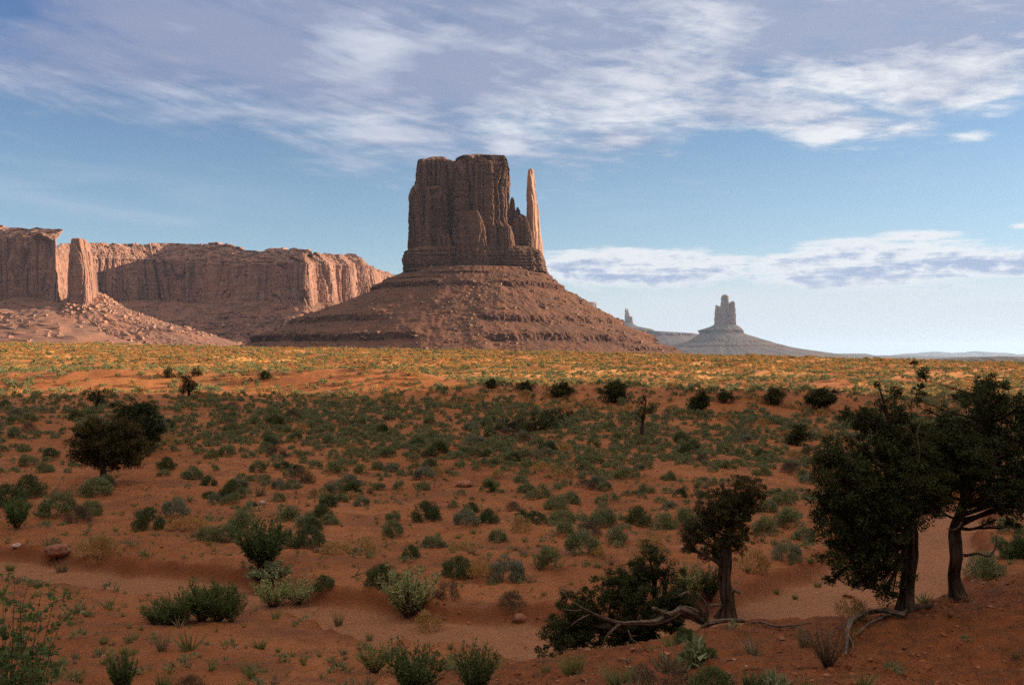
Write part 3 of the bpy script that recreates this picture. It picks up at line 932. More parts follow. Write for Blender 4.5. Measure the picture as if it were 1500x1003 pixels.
MM = (M['mesa'], M['mesa_talus'], M['mesa_boulder'])
wall_mesa('mesa', 'long flat-topped mesa reaching from the left edge to behind the mitten butte', [
    (-330, 2480, 322, 352, 445, 512, 60, 360), (-60, 2400, 325, 350, 440, 510, 60, 360), (40, 2345, 329, 346, 438, 508, 50, 340), (62, 2335, 333, 346, 437, 507, 40, 320), (84, 2320, 339, 350, 436, 506, 25, 300),
    (91, 2370, 351, 360, 436, 503, 12, 150), (98, 2500, 372, 382, 437, 500, 8, 120), (106, 2640, 374, 384, 438, 500, 8, 150), (118, 2740, 355, 376, 440, 500, 45, 240),
    (170, 2800, 352, 378, 440, 504, 60, 330), (238, 2890, 354, 380, 440, 506, 60, 360), (300, 2760, 356, 386, 446, 507, 60, 300), (372, 2660, 363, 386, 448, 505, 60, 150), (410, 2600, 360, 384, 449, 505, 50, 150),
    (446, 2560, 360, 382, 449, 505, 40, 150), (456, 2570, 372, 384, 449, 504, 26, 150), (466, 2700, 373, 384, 446, 502, 30, 130), (490, 2715, 373, 388, 447, 500, 40, 120), (498, 2830, 372, 388, 444, 498, 36, 120),
    (518, 2845, 373, 388, 444, 498, 36, 120), (526, 2940, 373, 386, 443, 498, 36, 120), (541, 2950, 374, 388, 442, 498, 30, 120), (552, 3040, 384, 392, 442, 498, 20, 120), (566, 3180, 396, 403, 442, 498, 14, 120), (590, 3600, 402, 410, 446, 498, 14, 120)],
    2.0, 1.6, 9.0, MM, 9000, strewf=lambda p: np.clip(1.0 - (p[:, 0] + 900) / 700, 0.25, 1))


def build_pillar():
    d = 2330.0
    root = empty('rock_pillar', 'tall square rock pillar standing off the corner of the long mesa at left', 'rock pillar', tuple(at(122, 470, d)))
    inv = Matrix.Translation(root.location).inverted()
    P_ = [block([(350, 111, 122), (352, 109.5, 124), (358, 108.8, 125), (380, 107.5, 130), (400, 107, 135), (440, 106, 138), (475, 104, 143)], d, 0, 42, 1.8, 170, 7, cliff_disp(1.0, 3.4, 31, .1)),
          block([(368, 125, 128.5), (374, 123, 130), (395, 120, 134), (430, 118, 137), (475, 116, 143)], d, 10, 36, 1.8, 110, 2.0, cliff_disp(0.9, 3.4, 33, .1)),
          block([(358, 109, 112), (366, 108, 114), (420, 106, 118), (475, 104, 120)], d, 24, 24, 1.8, 80, 6, cliff_disp(0.9, 3.0, 35, .1))]
    V, fs = join(P_)
    mesh('cliff', V, fs, M['mesa'], root).matrix_parent_inverse = inv
    sil = [(428, 112, 132), (440, 88, 148), (455, 60, 178), (470, 20, 222), (485, -20, 280), (500, -60, 330), (512, -90, 370), (540, -160, 430)]
    bf = lambda rows: np.interp(rows, [428, 470, 512, 540], [60, 150, 230, 300])
    V, fs, lg, (X, Y, Z) = talus_cone(sil, d, 60, bf, [(482, 4, 0.4)], 700, 120, 6.0, 8.0, 1.6)
    mesh('talus', V, fs, M['mesa_talus'], root, attrs={'ledge': lg}).matrix_parent_inverse = inv
    V, fs = strew(X, Y, Z, 5200, 1.6, 10, 55, True, 3.4)
    stuff(mesh('fallen_rock', V, fs, M['mesa_boulder'], root)).matrix_parent_inverse = inv


build_pillar()


# ---- the far buttes
def far_butte(name, label, d, towers, sil, bf, ledges, seed, cat='butte', sup=3.0):
    root = empty(name, label, cat, tuple(at((sil[-1][1] + sil[-1][2]) / 2, sil[-1][0], d)))
    inv = Matrix.Translation(root.location).inverted()
    if towers:
        V, fs = join([block(t[0], d, t[1], t[2], 7.0, 130, sup, cliff_disp(3.6, 13, seed + k, 0.3)) for k, t in enumerate(towers)])
        mesh('cliff', V, fs, M['distant'], root).matrix_parent_inverse = inv
    V, fs, lg, _ = talus_cone(sil, d, 0, bf, ledges, 420, 110, 8.0, seed, 5.0)
    mesh('talus', V, fs, M['distant_talus'], root, attrs={'ledge': lg}).matrix_parent_inverse = inv
    return root


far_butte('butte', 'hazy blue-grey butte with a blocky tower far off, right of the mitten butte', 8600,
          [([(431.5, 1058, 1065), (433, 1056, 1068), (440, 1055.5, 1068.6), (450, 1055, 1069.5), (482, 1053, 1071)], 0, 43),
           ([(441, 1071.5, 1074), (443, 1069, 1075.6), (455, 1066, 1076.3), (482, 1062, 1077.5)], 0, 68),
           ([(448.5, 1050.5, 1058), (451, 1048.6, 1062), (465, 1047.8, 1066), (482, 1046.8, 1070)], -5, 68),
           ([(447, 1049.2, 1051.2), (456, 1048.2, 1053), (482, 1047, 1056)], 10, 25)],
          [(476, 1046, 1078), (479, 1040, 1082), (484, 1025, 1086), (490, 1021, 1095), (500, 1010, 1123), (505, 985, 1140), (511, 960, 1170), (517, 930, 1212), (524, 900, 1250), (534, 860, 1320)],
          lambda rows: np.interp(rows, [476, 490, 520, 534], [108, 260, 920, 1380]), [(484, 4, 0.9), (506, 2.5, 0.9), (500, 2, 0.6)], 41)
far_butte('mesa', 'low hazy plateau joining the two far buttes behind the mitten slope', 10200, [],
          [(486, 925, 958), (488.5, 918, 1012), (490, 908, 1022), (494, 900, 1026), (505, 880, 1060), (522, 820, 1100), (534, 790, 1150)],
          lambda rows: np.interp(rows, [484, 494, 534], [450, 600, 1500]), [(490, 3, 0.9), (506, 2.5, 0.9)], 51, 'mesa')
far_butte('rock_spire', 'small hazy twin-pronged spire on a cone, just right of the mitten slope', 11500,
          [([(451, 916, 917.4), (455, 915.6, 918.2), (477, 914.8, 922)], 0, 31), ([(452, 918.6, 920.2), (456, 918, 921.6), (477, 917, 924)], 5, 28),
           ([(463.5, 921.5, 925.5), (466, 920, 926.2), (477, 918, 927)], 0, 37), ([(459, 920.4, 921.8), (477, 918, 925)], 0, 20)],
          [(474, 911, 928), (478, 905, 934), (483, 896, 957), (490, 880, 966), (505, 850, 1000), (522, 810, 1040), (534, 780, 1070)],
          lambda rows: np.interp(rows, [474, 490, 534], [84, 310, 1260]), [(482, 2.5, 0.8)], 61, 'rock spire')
far_butte('mesa', 'tiny pale mesa corner peeping over the right shoulder of the mitten slope', 13000,
          [([(443.2, 842, 872.4), (446, 838, 873), (462, 835, 874.5)], 0, 220)],
          [(456, 832, 876), (470, 815, 892), (522, 770, 960), (534, 760, 980)], lambda rows: np.interp(rows, [456, 534], [230, 1230]), [], 71, 'mesa', 6.0)


def ridge(name, pts, d, depth, mat, seed, rough):
    """long low ridge: rows along pts (px,row) at distance d, with real depth"""
    A = np.array(pts, float)
    px = np.linspace(A[0, 0], A[-1, 0], 400)
    row = np.interp(px, A[:, 0], A[:, 1]) + fbm(px / 30, 0 * px, seed, 4) * rough
    v = np.linspace(-1, 1, 21)
    zb = -75.0
    zt = (HZ - row) / F * d
    X = ((px - 750) / F * d)[:, None] + 0 * v[None]
    Y = d + v[None] * depth + fbm(px[:, None] / 25, v[None] * 2, seed + 2, 3) * depth * 0.12
    Z = zb + (zt - zb)[:, None] * (np.cos(v * math.pi / 2) ** 0.9)[None]
    Z = Z + fbm(px[:, None] / 8, v[None] * 3, seed, 4) * rough * d / F * 0.5 * (1 - v[None] ** 2)
    return structure(mesh(name, np.stack([X, Y, Z], -1).reshape(-1, 3), [grid_faces(400, 21)], mat, attrs={'ledge': np.zeros(400 * 21)}))


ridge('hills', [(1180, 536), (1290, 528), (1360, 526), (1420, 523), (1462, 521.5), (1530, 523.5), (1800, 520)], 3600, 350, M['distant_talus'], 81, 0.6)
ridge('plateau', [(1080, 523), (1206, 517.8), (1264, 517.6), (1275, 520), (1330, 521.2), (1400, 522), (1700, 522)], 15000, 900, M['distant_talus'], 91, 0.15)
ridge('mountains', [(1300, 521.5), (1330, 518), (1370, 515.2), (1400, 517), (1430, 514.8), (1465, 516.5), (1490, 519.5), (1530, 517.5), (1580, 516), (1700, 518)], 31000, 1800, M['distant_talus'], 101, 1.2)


# ---- unseen mesa added right of the view to shade the foreground
def shade_mesa():
    X0, Y0 = 205.0, 185.0
    line_xy = [(260, -520), (214, -330), (205, -150), (200, 0), (203, 80), (206, 138), (216, 152), (240, 162), (330, 181), (520, 206)]
    # wall_mesa wants px and depth, so build the same loft directly
    x = np.array([p[0] for p in line_xy], float); y = np.array([p[1] for p in line_xy], float)
    seg = np.hypot(np.diff(x), np.diff(y)); cum = np.concatenate([[0], np.cumsum(seg)])
    t = np.linspace(0, cum[-1], 520); xs, ys = np.interp(t, cum, x), np.interp(t, cum, y)
    tx, ty = np.gradient(xs), np.gradient(ys); k = np.ones(9) / 9
    tx = np.convolve(np.pad(tx, 4, 'edge'), k, 'valid'); ty = np.convolve(np.pad(ty, 4, 'edge'), k, 'valid')
    ln = np.hypot(tx, ty); nx, ny = -ty / ln, tx / ln
    O = np.array([55, 40, 25, 12, 2, 0, -1, -2, -3, -4, -5, -6, -7, -8, -9, -20, -60, -200.0])
    Zp = np.array([-8, -2, 6, 16, 26, 30, 42, 54, 66, 78, 90, 102, 114, 122, 127, 131, 133, 134.0])
    X = xs[:, None] + nx[:, None] * O[None]; Y = ys[:, None] + ny[:, None] * O[None]
    Z = np.broadcast_to(Zp[None], X.shape).copy() + fbm(t / 25, 0 * t, 3.3, 3)[:, None] * 4 * (Zp > 100)[None]
    w = cliff_disp(0.8, 3.5, 77)(X, Y, Z) * ((O <= 0) & (O > -15))[None] + fbm(X / 9, Y / 9, Z / 9, 4) * 2.0 * (O > 0)[None]
    X += nx[:, None] * w; Y += ny[:, None] * w
    root = empty('mesa', 'sheer red mesa, unseen beyond the right edge, added to shade the foreground', 'mesa', (205, 0, -5))
    inv = Matrix.Translation(root.location).inverted()
    N = len(t)
    V = np.stack([X, Y, Z], -1)
    mesh('cliff', V[:, 4:].reshape(-1, 3), [grid_faces(N, len(O) - 4)[:, ::-1]], M['cliff'], root).matrix_parent_inverse = inv
    mesh('talus', V[:, :5].reshape(-1, 3), [grid_faces(N, 5)[:, ::-1]], M['talus'], root, attrs={'ledge': np.zeros(N * 5)}).matrix_parent_inverse = inv


shade_mesa()
# ------------------------------------------------------------------ plant builders
def rot_to(d):
    d = d / np.linalg.norm(d, axis=-1, keepdims=True)
    ref = np.where(np.abs(d[..., 2:3]) > 0.9, np.array([1.0, 0, 0]), np.array([0, 0, 1.0]))
    a = np.cross(d, ref); a /= np.linalg.norm(a, axis=-1, keepdims=True)
    return d, a, np.cross(d, a)


def leaves(cent, dirs, length, width, rg):
    """one pointed leaf (a triangle) per centre"""
    n = len(cent)
    d, a, b = rot_to(dirs)
    t = rg.uniform(0, math.pi, n)[:, None]
    w = a * np.cos(t) + b * np.sin(t)
    ln = (length * rg.uniform(0.6, 1.35, n))[:, None]; wd = (width * rg.uniform(0.7, 1.3, n))[:, None]
    V = np.stack([cent - w * wd / 2, cent + w * wd / 2, cent + d * ln], 1).reshape(-1, 3)
    return V, [np.arange(n * 3).reshape(-1, 3)]


def tube(pts, radii, sides=7, rough=0.0, seed=0):
    P = np.asarray(pts, float); R = np.asarray(radii, float)
    T = np.gradient(P, axis=0); T /= np.maximum(np.linalg.norm(T, axis=1), 1e-9)[:, None]
    ref = np.array([0.31, 0.83, 0.46])
    a = np.cross(T, ref); a /= np.linalg.norm(a, axis=1)[:, None]; b = np.cross(T, a)
    th = np.linspace(0, 2 * math.pi, sides, endpoint=False)
    rr = np.broadcast_to(R[:, None], (len(P), sides)).copy()
    if rough:
        s = np.concatenate([[0], np.cumsum(np.linalg.norm(np.diff(P, axis=0), axis=1))])
        rr *= 1 + rough * fbm(np.cos(th)[None] * 2.2 + s[:, None] * 1.2, np.sin(th)[None] * 2.2, s[:, None] * 0.9 / max(R.max(), .02) * 0.12 + seed, 3)
    V = P[:, None] + rr[..., None] * (a[:, None] * np.cos(th)[None, :, None] + b[:, None] * np.sin(th)[None, :, None])
    n, m = len(P), sides
    i, j = np.meshgrid(np.arange(n - 1), np.arange(m), indexing='ij')
    Fq = np.stack([i * m + j, i * m + (j + 1) % m, (i + 1) * m + (j + 1) % m, (i + 1) * m + j], -1).reshape(-1, 4)
    tip = np.array([[(n - 1) * m + k, (n - 1) * m + k + 1, n * m] for k in range(m - 1)] + [[n * m - 1, (n - 1) * m, n * m]])
    V = np.vstack([V.reshape(-1, 3), P[-1:] + T[-1:] * R[-1]])
    return V, [Fq, tip]


def curve(p, n=12):
    """Catmull-Rom through the points (any columns)"""
    p = np.asarray(p, float)
    q = np.vstack([2 * p[0] - p[1], p, 2 * p[-1] - p[-2]])
    o = []
    for k in range(1, len(q) - 2):
        t = np.linspace(0, 1, n, endpoint=False)[:, None]
        a, b, c, d = q[k - 1], q[k], q[k + 1], q[k + 2]
        o.append(0.5 * (2 * b + (c - a) * t + (2 * a - 5 * b + 4 * c - d) * t ** 2 + (3 * b - 3 * c + d - a) * t ** 3))
    o.append(q[-2:-1])
    return np.vstack(o)


def ropey(path, seed, k=6, sides=6, twist=1.6, rough=0.3):
    """a gnarled stem: a core and strands that wind round it; path rows are x, y, z, radius"""
    rg = np.random.default_rng(seed)
    P = np.asarray(path, float); n = len(P)
    T = np.gradient(P[:, :3], axis=0); T /= np.maximum(np.linalg.norm(T, axis=1), 1e-9)[:, None]
    ref = np.array([0.31, 0.83, 0.46]); a = np.cross(T, ref); a /= np.linalg.norm(a, axis=1)[:, None]; b = np.cross(T, a)
    R = np.maximum(P[:, 3], 0.003)
    out_ = [tube(P[:, :3], R * 0.74, sides + 2, rough, seed)]
    L = np.linalg.norm(np.diff(P[:, :3], axis=0), axis=1).sum()
    for q in range(k):
        ph = 2 * math.pi * q / k + rg.uniform(-.3, .3) + np.linspace(0, twist * rg.uniform(0.5, 1.5), n) + fbm(np.linspace(0, 4, n), 0 * R, seed + q, 2) * 0.5
        off = R * (0.60 + 0.22 * fbm(np.linspace(0, 5, n), 0 * R + 3, seed + q * 2.3, 3))
        c = P[:, :3] + off[:, None] * (a * np.cos(ph)[:, None] + b * np.sin(ph)[:, None])
        i0, i1 = (0, n) if q % 3 else (0, max(6, int(n * rg.uniform(0.6, 1.0))))
        w = np.ones(n); w[max(0, i1 - 4):i1] = np.linspace(1, .25, min(4, i1))
        out_.append(tube(c[i0:i1], (R * rg.uniform(0.24, 0.44) * w)[i0:i1], sides, rough, seed + 3 + q))
    return join(out_)


def dome(seed, lobes=16, per=90, ll=0.085, lw=0.028, h=0.62, lobe_r=0.15, up=0.5, flat=0.0, core=True, sx=1.0):
    """a low rounded shrub, width 1, standing on z=0"""
    rg = np.random.default_rng(seed)
    az = rg.uniform(0, 2 * math.pi, lobes); c = rg.uniform(0.02, 1.0, lobes)
    r = 0.40 * rg.uniform(0.72, 1.08, lobes)
    ctr = np.stack([np.cos(az) * np.sqrt(1 - c ** 2) * r * sx, np.sin(az) * np.sqrt(1 - c ** 2) * r, c * h * 0.80 * rg.uniform(0.75, 1.1, lobes) + 0.04], -1)
    n = lobes * per
    k = np.repeat(np.arange(lobes), per)
    g = rg.normal(size=(n, 3)); g /= np.linalg.norm(g, axis=1)[:, None]
    off = g * (lobe_r * rg.uniform(0.25, 1.0, n) ** 0.5)[:, None]
    p = ctr[k] + off; p[:, 2] = np.maximum(p[:, 2], 0.01)
    d = off / lobe_r * 0.7 + (p - np.array([0, 0, -0.15])) * 1.0 + rg.normal(size=(n, 3)) * 0.25 + np.array([0, 0, up])
    V, fs = leaves(p, d, ll, lw, rg)
    if core:
        u = np.linspace(0, 2 * math.pi, 9, endpoint=False)
        rings = []
        for zc, rc in ((0.0, 0.30), (0.35, 0.33), (0.65, 0.20)):
            q = rc * rg.uniform(0.8, 1.1, 9)
            rings.append(np.stack([np.cos(u) * q * sx, np.sin(u) * q, np.full(9, zc * h)], -1))
        CV = np.stack(rings, 1).reshape(-1, 3)
        CV = np.vstack([CV, [[0, 0, h * 0.74]]])
        top = np.array([[i * 3 + 2, ((i + 1) % 9) * 3 + 2, 27] for i in range(9)])
        V, fs = join([(V, fs), (CV, [grid_faces(9, 3, wrap=True), top])])
    return V, fs


def tuft(seed, n=70, h=0.55, spread=0.5, w=0.03):
    """a grass clump, width about 1"""
    rg = np.random.default_rng(seed)
    az = rg.uniform(0, 2 * math.pi, n); r = rg.uniform(0, 0.16, n)
    p = np.stack([np.cos(az) * r, np.sin(az) * r, np.zeros(n)], -1)
    lean = rg.uniform(0.05, 1.0, n) ** 0.8 * spread * 1.6
    d = np.stack([np.cos(az) * lean, np.sin(az) * lean, np.ones(n)], -1)
    V, fs = leaves(p, d, h, w, rg)
    return V, fs


def spiky(seed, stems=34, per=34, h=0.85, ll=0.085, lw=0.035, lean=0.75):
    """an upright leafy bush of many stems, width about 1; returns foliage and stems"""
    rg = np.random.default_rng(seed)
    S, Lc, Ld = [], [], []
    for k in range(stems):
        az = rg.uniform(0, 2 * math.pi); l = rg.uniform(0.05, 1) ** 0.7 * lean
        d = np.array([math.cos(az) * l, math.sin(az) * l, 1.0]); d /= np.linalg.norm(d)
        ln = h * rg.uniform(0.55, 1.08)
        b = np.array([math.cos(az), math.sin(az), 0]) * rg.uniform(0, 0.06)
        bend = rg.normal(size=3) * 0.05
        t = np.linspace(0, 1, 5)[:, None]
        pts = b + d * ln * t + bend * (t ** 2) + np.array([0, 0, 1]) * 0.06 * t ** 2
        S.append(tube(pts, np.linspace(0.009, 0.003, 5), 4))
        tt = rg.uniform(0.25, 1.04, per) ** 0.8
        q = b + d * ln * tt[:, None] + bend * (tt[:, None] ** 2) + np.array([0, 0, 1]) * 0.06 * tt[:, None] ** 2
        q = q + rg.normal(size=(per, 3)) * 0.028
        Lc.append(q); Ld.append(d + rg.normal(size=(per, 3)) * 0.75)
    L = leaves(np.vstack(Lc), np.vstack(Ld), ll, lw, rg)
    return L, join(S)


def bush_mesh(name, Vf, mat): return mesh(name, Vf[0], Vf[1], mat, link=False)


PROTO = {
    'sage': [bush_mesh('sagebrush', dome(100 + k, 22 + k % 4, 150, 0.068, 0.021, 0.58 + 0.04 * (k % 3), 0.15, 0.55, core=False), M[('sage', 'sage', 'sage_dark', 'sage', 'sage_grey', 'sage', 'sage_dark', 'sage')[k]]) for k in range(8)],
    'dry': [bush_mesh('dry_shrub', dome(130 + k, 15, 90, 0.085, 0.020, 0.55, 0.16, 0.6, core=False), M['dry']) for k in range(3)],
    'brown': [bush_mesh('brown_brush', dome(140 + k, 14, 110, 0.12, 0.014, 0.65, 0.17, 0.5, core=False), M['brown']) for k in range(2)],
    'grass': [bush_mesh('grass_tuft', tuft(150 + k, 110, 0.55, 0.5), M['grass']) for k in range(3)],
    'straw': [bush_mesh('dry_grass_tuft', tuft(160 + k, 110, 0.65, 0.42, 0.02), M['straw']) for k in range(2)],
    'green': [bush_mesh('green_bush', dome(170 + k, 18, 100, 0.07, 0.035, 0.6, 0.15, 0.4), M['green']) for k in range(2)],
}
KINDN = {'sage': ('sagebrush', 'sagebrush'), 'dry': ('dry_shrub', 'shrub'), 'brown': ('brown_brush', 'shrub'), 'grass': ('grass_tuft', 'grass tuft'),
         'straw': ('dry_grass_tuft', 'grass tuft'), 'green': ('green_bush', 'shrub')}
BUSHES = []     # (px, row, width m) of every bush standing by itself, to keep the scatter off them


def put(kind, x, y, z, w, hs, label, group=None, k=None):
    nm, cat = KINDN[kind]
    me = PROTO[kind][(k if k is not None else random.randrange(9973)) % len(PROTO[kind])]
    o = bpy.data.objects.new(nm, me); C.objects.link(o)
    o.location = (x, y, z - 0.03 * w)
    o.rotation_euler = (random.uniform(-.06, .06), random.uniform(-.06, .06), random.uniform(0, 6.28))
    s = random.uniform(0.88, 1.12)
    o.scale = (w * s, w / s, w * hs)
    return tag(o, label, cat, group)


# --- bushes singled out in the photo: kind, px, row of the base, width px, height factor, label
NAMED = [
    ('sage', 44, 726, 46, 1.0, 'dark sagebrush low at the left edge, topmost of a pile of bushes'),
    ('sage', 83, 752, 52, 1.0, 'broad sagebrush at left between two smaller ones below the round juniper'),
    ('sage', 131, 757, 40, 1.0, 'round sagebrush right of the broad one at left, below the round juniper'),
    ('sage', 138, 724, 54, 0.75, 'flat wide sagebrush just below the trunk of the round juniper'),
    ('sage', 14, 742, 50, 1.0, 'dark sagebrush cut off by the left edge beside the leafy green bush'),
    ('dry', 138, 820, 62, 1.05, 'grey-olive shrub right of the brown boulder above the dry wash'),
    ('sage', 217, 774, 44, 1.05, 'sagebrush alone on bare sand between boulder and long dark hedge of bushes'),
    ('dry', 275, 775, 48, 0.8, 'yellowish shrub left of the long low sagebrush at left'),
    ('sage', 306, 792, 36, 0.95, 'left half of the long low sagebrush pair left of the tall spiky bush'),
    ('sage', 332, 790, 42, 0.9, 'right half of the long low sagebrush pair left of the tall spiky bush'),
    ('sage', 357, 777, 44, 1.1, 'sagebrush directly behind the tall spiky bush'),
    ('sage', 418, 800, 36, 1.0, 'sagebrush touching the right side of the tall spiky bush'),
    ('sage', 452, 800, 48, 0.95, 'wide dark sagebrush right of the tall spiky bush'),
    ('dry', 492, 810, 40, 0.9, 'olive shrub at the left end of the long low brush row'),
    ('dry', 535, 809, 44, 0.8, 'olive shrub at the right end of the long low brush row'),
    ('sage', 459, 777, 26, 1.1, 'small round sagebrush above the wide dark one'),
    ('sage', 427, 762, 34, 1.0, 'sagebrush behind the tall spiky bush, above the small round one'),
    ('sage', 481, 742, 26, 1.0, 'small dark sagebrush at mid left above the brush row'),
    ('sage', 473, 760, 32, 1.0, 'dark sagebrush at mid left above the brush row, in front of the small one'),
    ('sage', 574, 783, 36, 1.0, 'sagebrush midway between the dead stump and the brush row'),
    ('sage', 602, 818, 27, 1.1, 'compact round dark sagebrush behind the pale green bush'),
    ('sage', 635, 803, 36, 0.85, 'rich green sagebrush below the dead stump'),
    ('sage', 560, 858, 50, 1.0, 'dark sagebrush pressed against the back of the pale green bush'),
    ('sage', 670, 845, 46, 1.0, 'dark sagebrush at the left of the big mixed clump above the wash bank'),
    ('dry', 706, 846, 46, 1.1, 'pale shrub in the middle of the big mixed clump above the wash bank'),
    ('sage', 742, 850, 52, 1.0, 'grey sagebrush at the right of the big mixed clump above the wash bank'),
    ('brown', 656, 876, 34, 1.1, 'brown shrub rooted in the cut bank under the mixed clump'),
    ('brown', 750, 890, 38, 1.0, 'brown shrub hanging on the bank left above the round red stone'),
    ('sage', 805, 828, 46, 1.0, 'sagebrush alone on sand right of the mixed clump'),
    ('sage', 854, 810, 54, 1.0, 'large round sagebrush with a pale shrub at its lower right side'),
    ('dry', 876, 817, 24, 1.2, 'pale little shrub against the large round sagebrush'),
    ('sage', 902, 793, 34, 1.0, 'round sagebrush right of the large round sagebrush'),
    ('sage', 884, 770, 44, 0.95, 'wide sagebrush above the large round sagebrush'),
    ('sage', 826, 782, 30, 1.0, 'front sagebrush of a close pair above the large round one'),
    ('sage', 822, 768, 42, 0.85, 'back sagebrush of a close pair above the large round one'),
    ('dry', 766, 778, 38, 1.1, 'olive shrub right of a low row above the mixed clump'),
    ('sage', 730, 793, 30, 1.0, 'sagebrush above the mixed clump, below the low row'),
    ('sage', 683, 768, 44, 0.75, 'flat grey sagebrush at the left of the low row right of the stump'),
    ('sage', 716, 765, 30, 1.0, 'dark sagebrush in the middle of the low row right of the stump'),
    ('dry', 675, 805, 34, 0.8, 'grey shrub left of the mixed clump, right of the rich green bush'),
    ('sage', 936, 768, 40, 1.0, 'dark sagebrush behind the fallen juniper, left one of a cluster'),
    ('sage', 972, 776, 40, 1.0, 'sagebrush in the middle of the cluster behind the fallen juniper'),
    ('dry', 952, 806, 40, 1.2, 'tall grey shrub rising behind the fallen juniper'),
    ('sage', 1004, 772, 38, 1.2, 'sagebrush half behind the gnarled juniper crown'),
    ('dry', 1102, 833, 46, 1.1, 'yellow-green shrub right of the gnarled juniper trunk'),
    ('sage', 1152, 818, 42, 0.9, 'grey sagebrush on bare sand left of the tall front juniper'),
    ('sage', 1122, 782, 42, 1.0, 'sagebrush right of the gnarled juniper crown'),
    ('sage', 1157, 768, 48, 0.85, 'wide sagebrush left of the tall front juniper'),
    ('sage', 1178, 790, 30, 1.0, 'sagebrush tucked against the left of the tall front juniper'),
    ('dry', 630, 920, 42, 1.1, 'grey dry shrub at the right foot of the pale green bush'),
    ('sage', 475, 864, 32, 1.0, 'small dark sagebrush at the right end of the pale yellow bush'),
    ('dry', 1248, 910, 50, 1.1, 'grey-green brush behind the exposed root by the tall front juniper'),
    ('sage', 1440, 846, 64, 0.95, 'blue-green sagebrush right of the leaning juniper trunk'),
    ('sage', 1478, 780, 36, 1.0, 'small sagebrush near the pale log at the right edge'),
    ('green', 1492, 815, 54, 1.0, 'green bush cut by the right edge behind the rough slope'),
    ('straw', 1180, 945, 44, 1.0, 'yellow grass clump left of the exposed root on the slope'),
    ('brown', 970, 1008, 76, 0.9, 'brown brush at the bottom below the fallen juniper'),
    ('grass', 905, 1003, 70, 0.8, 'grass clump at the bottom edge left of the brown brush'),
    ('grass', 838, 985, 62, 0.9, 'wide grey-green grass clump under the fallen juniper'),
    ('sage', 1042, 1012, 72, 0.7, 'dark low bush at the bottom edge right of the brown brush'),
    ('green', 1022, 968, 50, 0.9, 'small bright green bush on the slope below the gnarled juniper'),
    ('green', 1004, 940, 36, 0.9, 'little green bush at the foot of the dead trunk'),
    ('straw', 237, 952, 42, 0.9, 'straw-tipped grass clump left of the lower middle, below the sprawling bush'),
    ('grass', 152, 942, 24, 0.8, 'small grass tuft alone on the sand at lower left'),
    ('grass', 380, 950, 36, 0.8, 'bright grass tuft under the pale yellow bush'),
    ('grass', 541, 938, 20, 1.1, 'single green grass tuft left of the pale green bush foot'),
    ('grass', 368, 992, 22, 1.0, 'green grass tuft near the bottom edge, lower left of middle'),
    ('grass', 407, 955, 14, 1.0, 'tiny grass tuft right of the bright one under the pale yellow bush'),
    ('grass', 503, 958, 22, 0.7, 'low grass tuft above the olive bush at the bottom'),
    ('grass', 445, 973, 14, 0.9, 'tiny grass tuft between the bottom tuft and the olive bush'),
    ('straw', 496, 915, 30, 1.0, 'dry grass clump on the sandy rise between the two pale bushes'),
    ('grass', 240, 1012, 42, 1.3, 'spiky grass clump right of the green bush at bottom left'),
    ('brown', 275, 1012, 50, 0.7, 'brown low brush right of the spiky grass clump at bottom left'),
    ('grass', 660, 950, 18, 0.9, 'grass tuft in the wash below the grey dry shrub'),
    ('straw', 90, 838, 36, 0.8, 'dry grass clump on the near side of the wash at left'),
    ('grass', 15, 835, 24, 0.8, 'grass tuft at the left edge beside the wash'),
    ('grass', 1165, 877, 16, 0.9, 'middle one of three grass tufts on the sand behind the exposed root'),
    ('grass', 1138, 869, 16, 0.9, 'left one of three grass tufts on the sand behind the exposed root'),
    ('grass', 1198, 860, 20, 0.9, 'right one of three grass tufts on the sand behind the exposed root'),
    ('grass', 1188, 824, 20, 0.8, 'grass tuft beside the low crown of the tall front juniper'),
    ('grass', 1160, 826, 16, 0.8, 'grass tuft below the grey sagebrush left of the tall front juniper'),
    ('green', 1222, 640, 0, 1, ''),
]
for kind, px, row, wpx, hs, lab in NAMED:
    if not lab: continue
    x, y, z, ok = [v[0] for v in ground_at(px, row)]
    w = wpx / F * y * 1.08
    put(kind, x, y, z, w, hs, lab, k=(2 if 'dark' in lab else 4 if 'grey' in lab else 0) if kind == 'sage' else None)
    BUSHES.append((x, y, w))


# --- larger bushes with stems of their own
def leafy_bush(name, label, px, row, wpx, hpx, mat, seed, stems=34, per=34, ll=0.085, lw=0.035, lean=0.75, sy=1.0, d=None, cat='shrub'):
    if d is None: x, y, z, ok = [v[0] for v in ground_at(px, row)]
    else: x, y = (px - 750) / F * d, d; z = gz(x, y)
    w, h = wpx / F * y, hpx / F * y
    L, S = spiky(seed, stems, per, 0.85, ll, lw, lean)
    sc = np.array([w * 0.95, w * sy, h / 0.85])
    root = empty(name, label, cat, (x, y, z - 0.02))
    mesh('foliage', L[0] * sc, L[1], mat, root)
    mesh('stems', S[0] * sc, S[1], M['stem'], root)
    BUSHES.append((x, y, w))
    return root


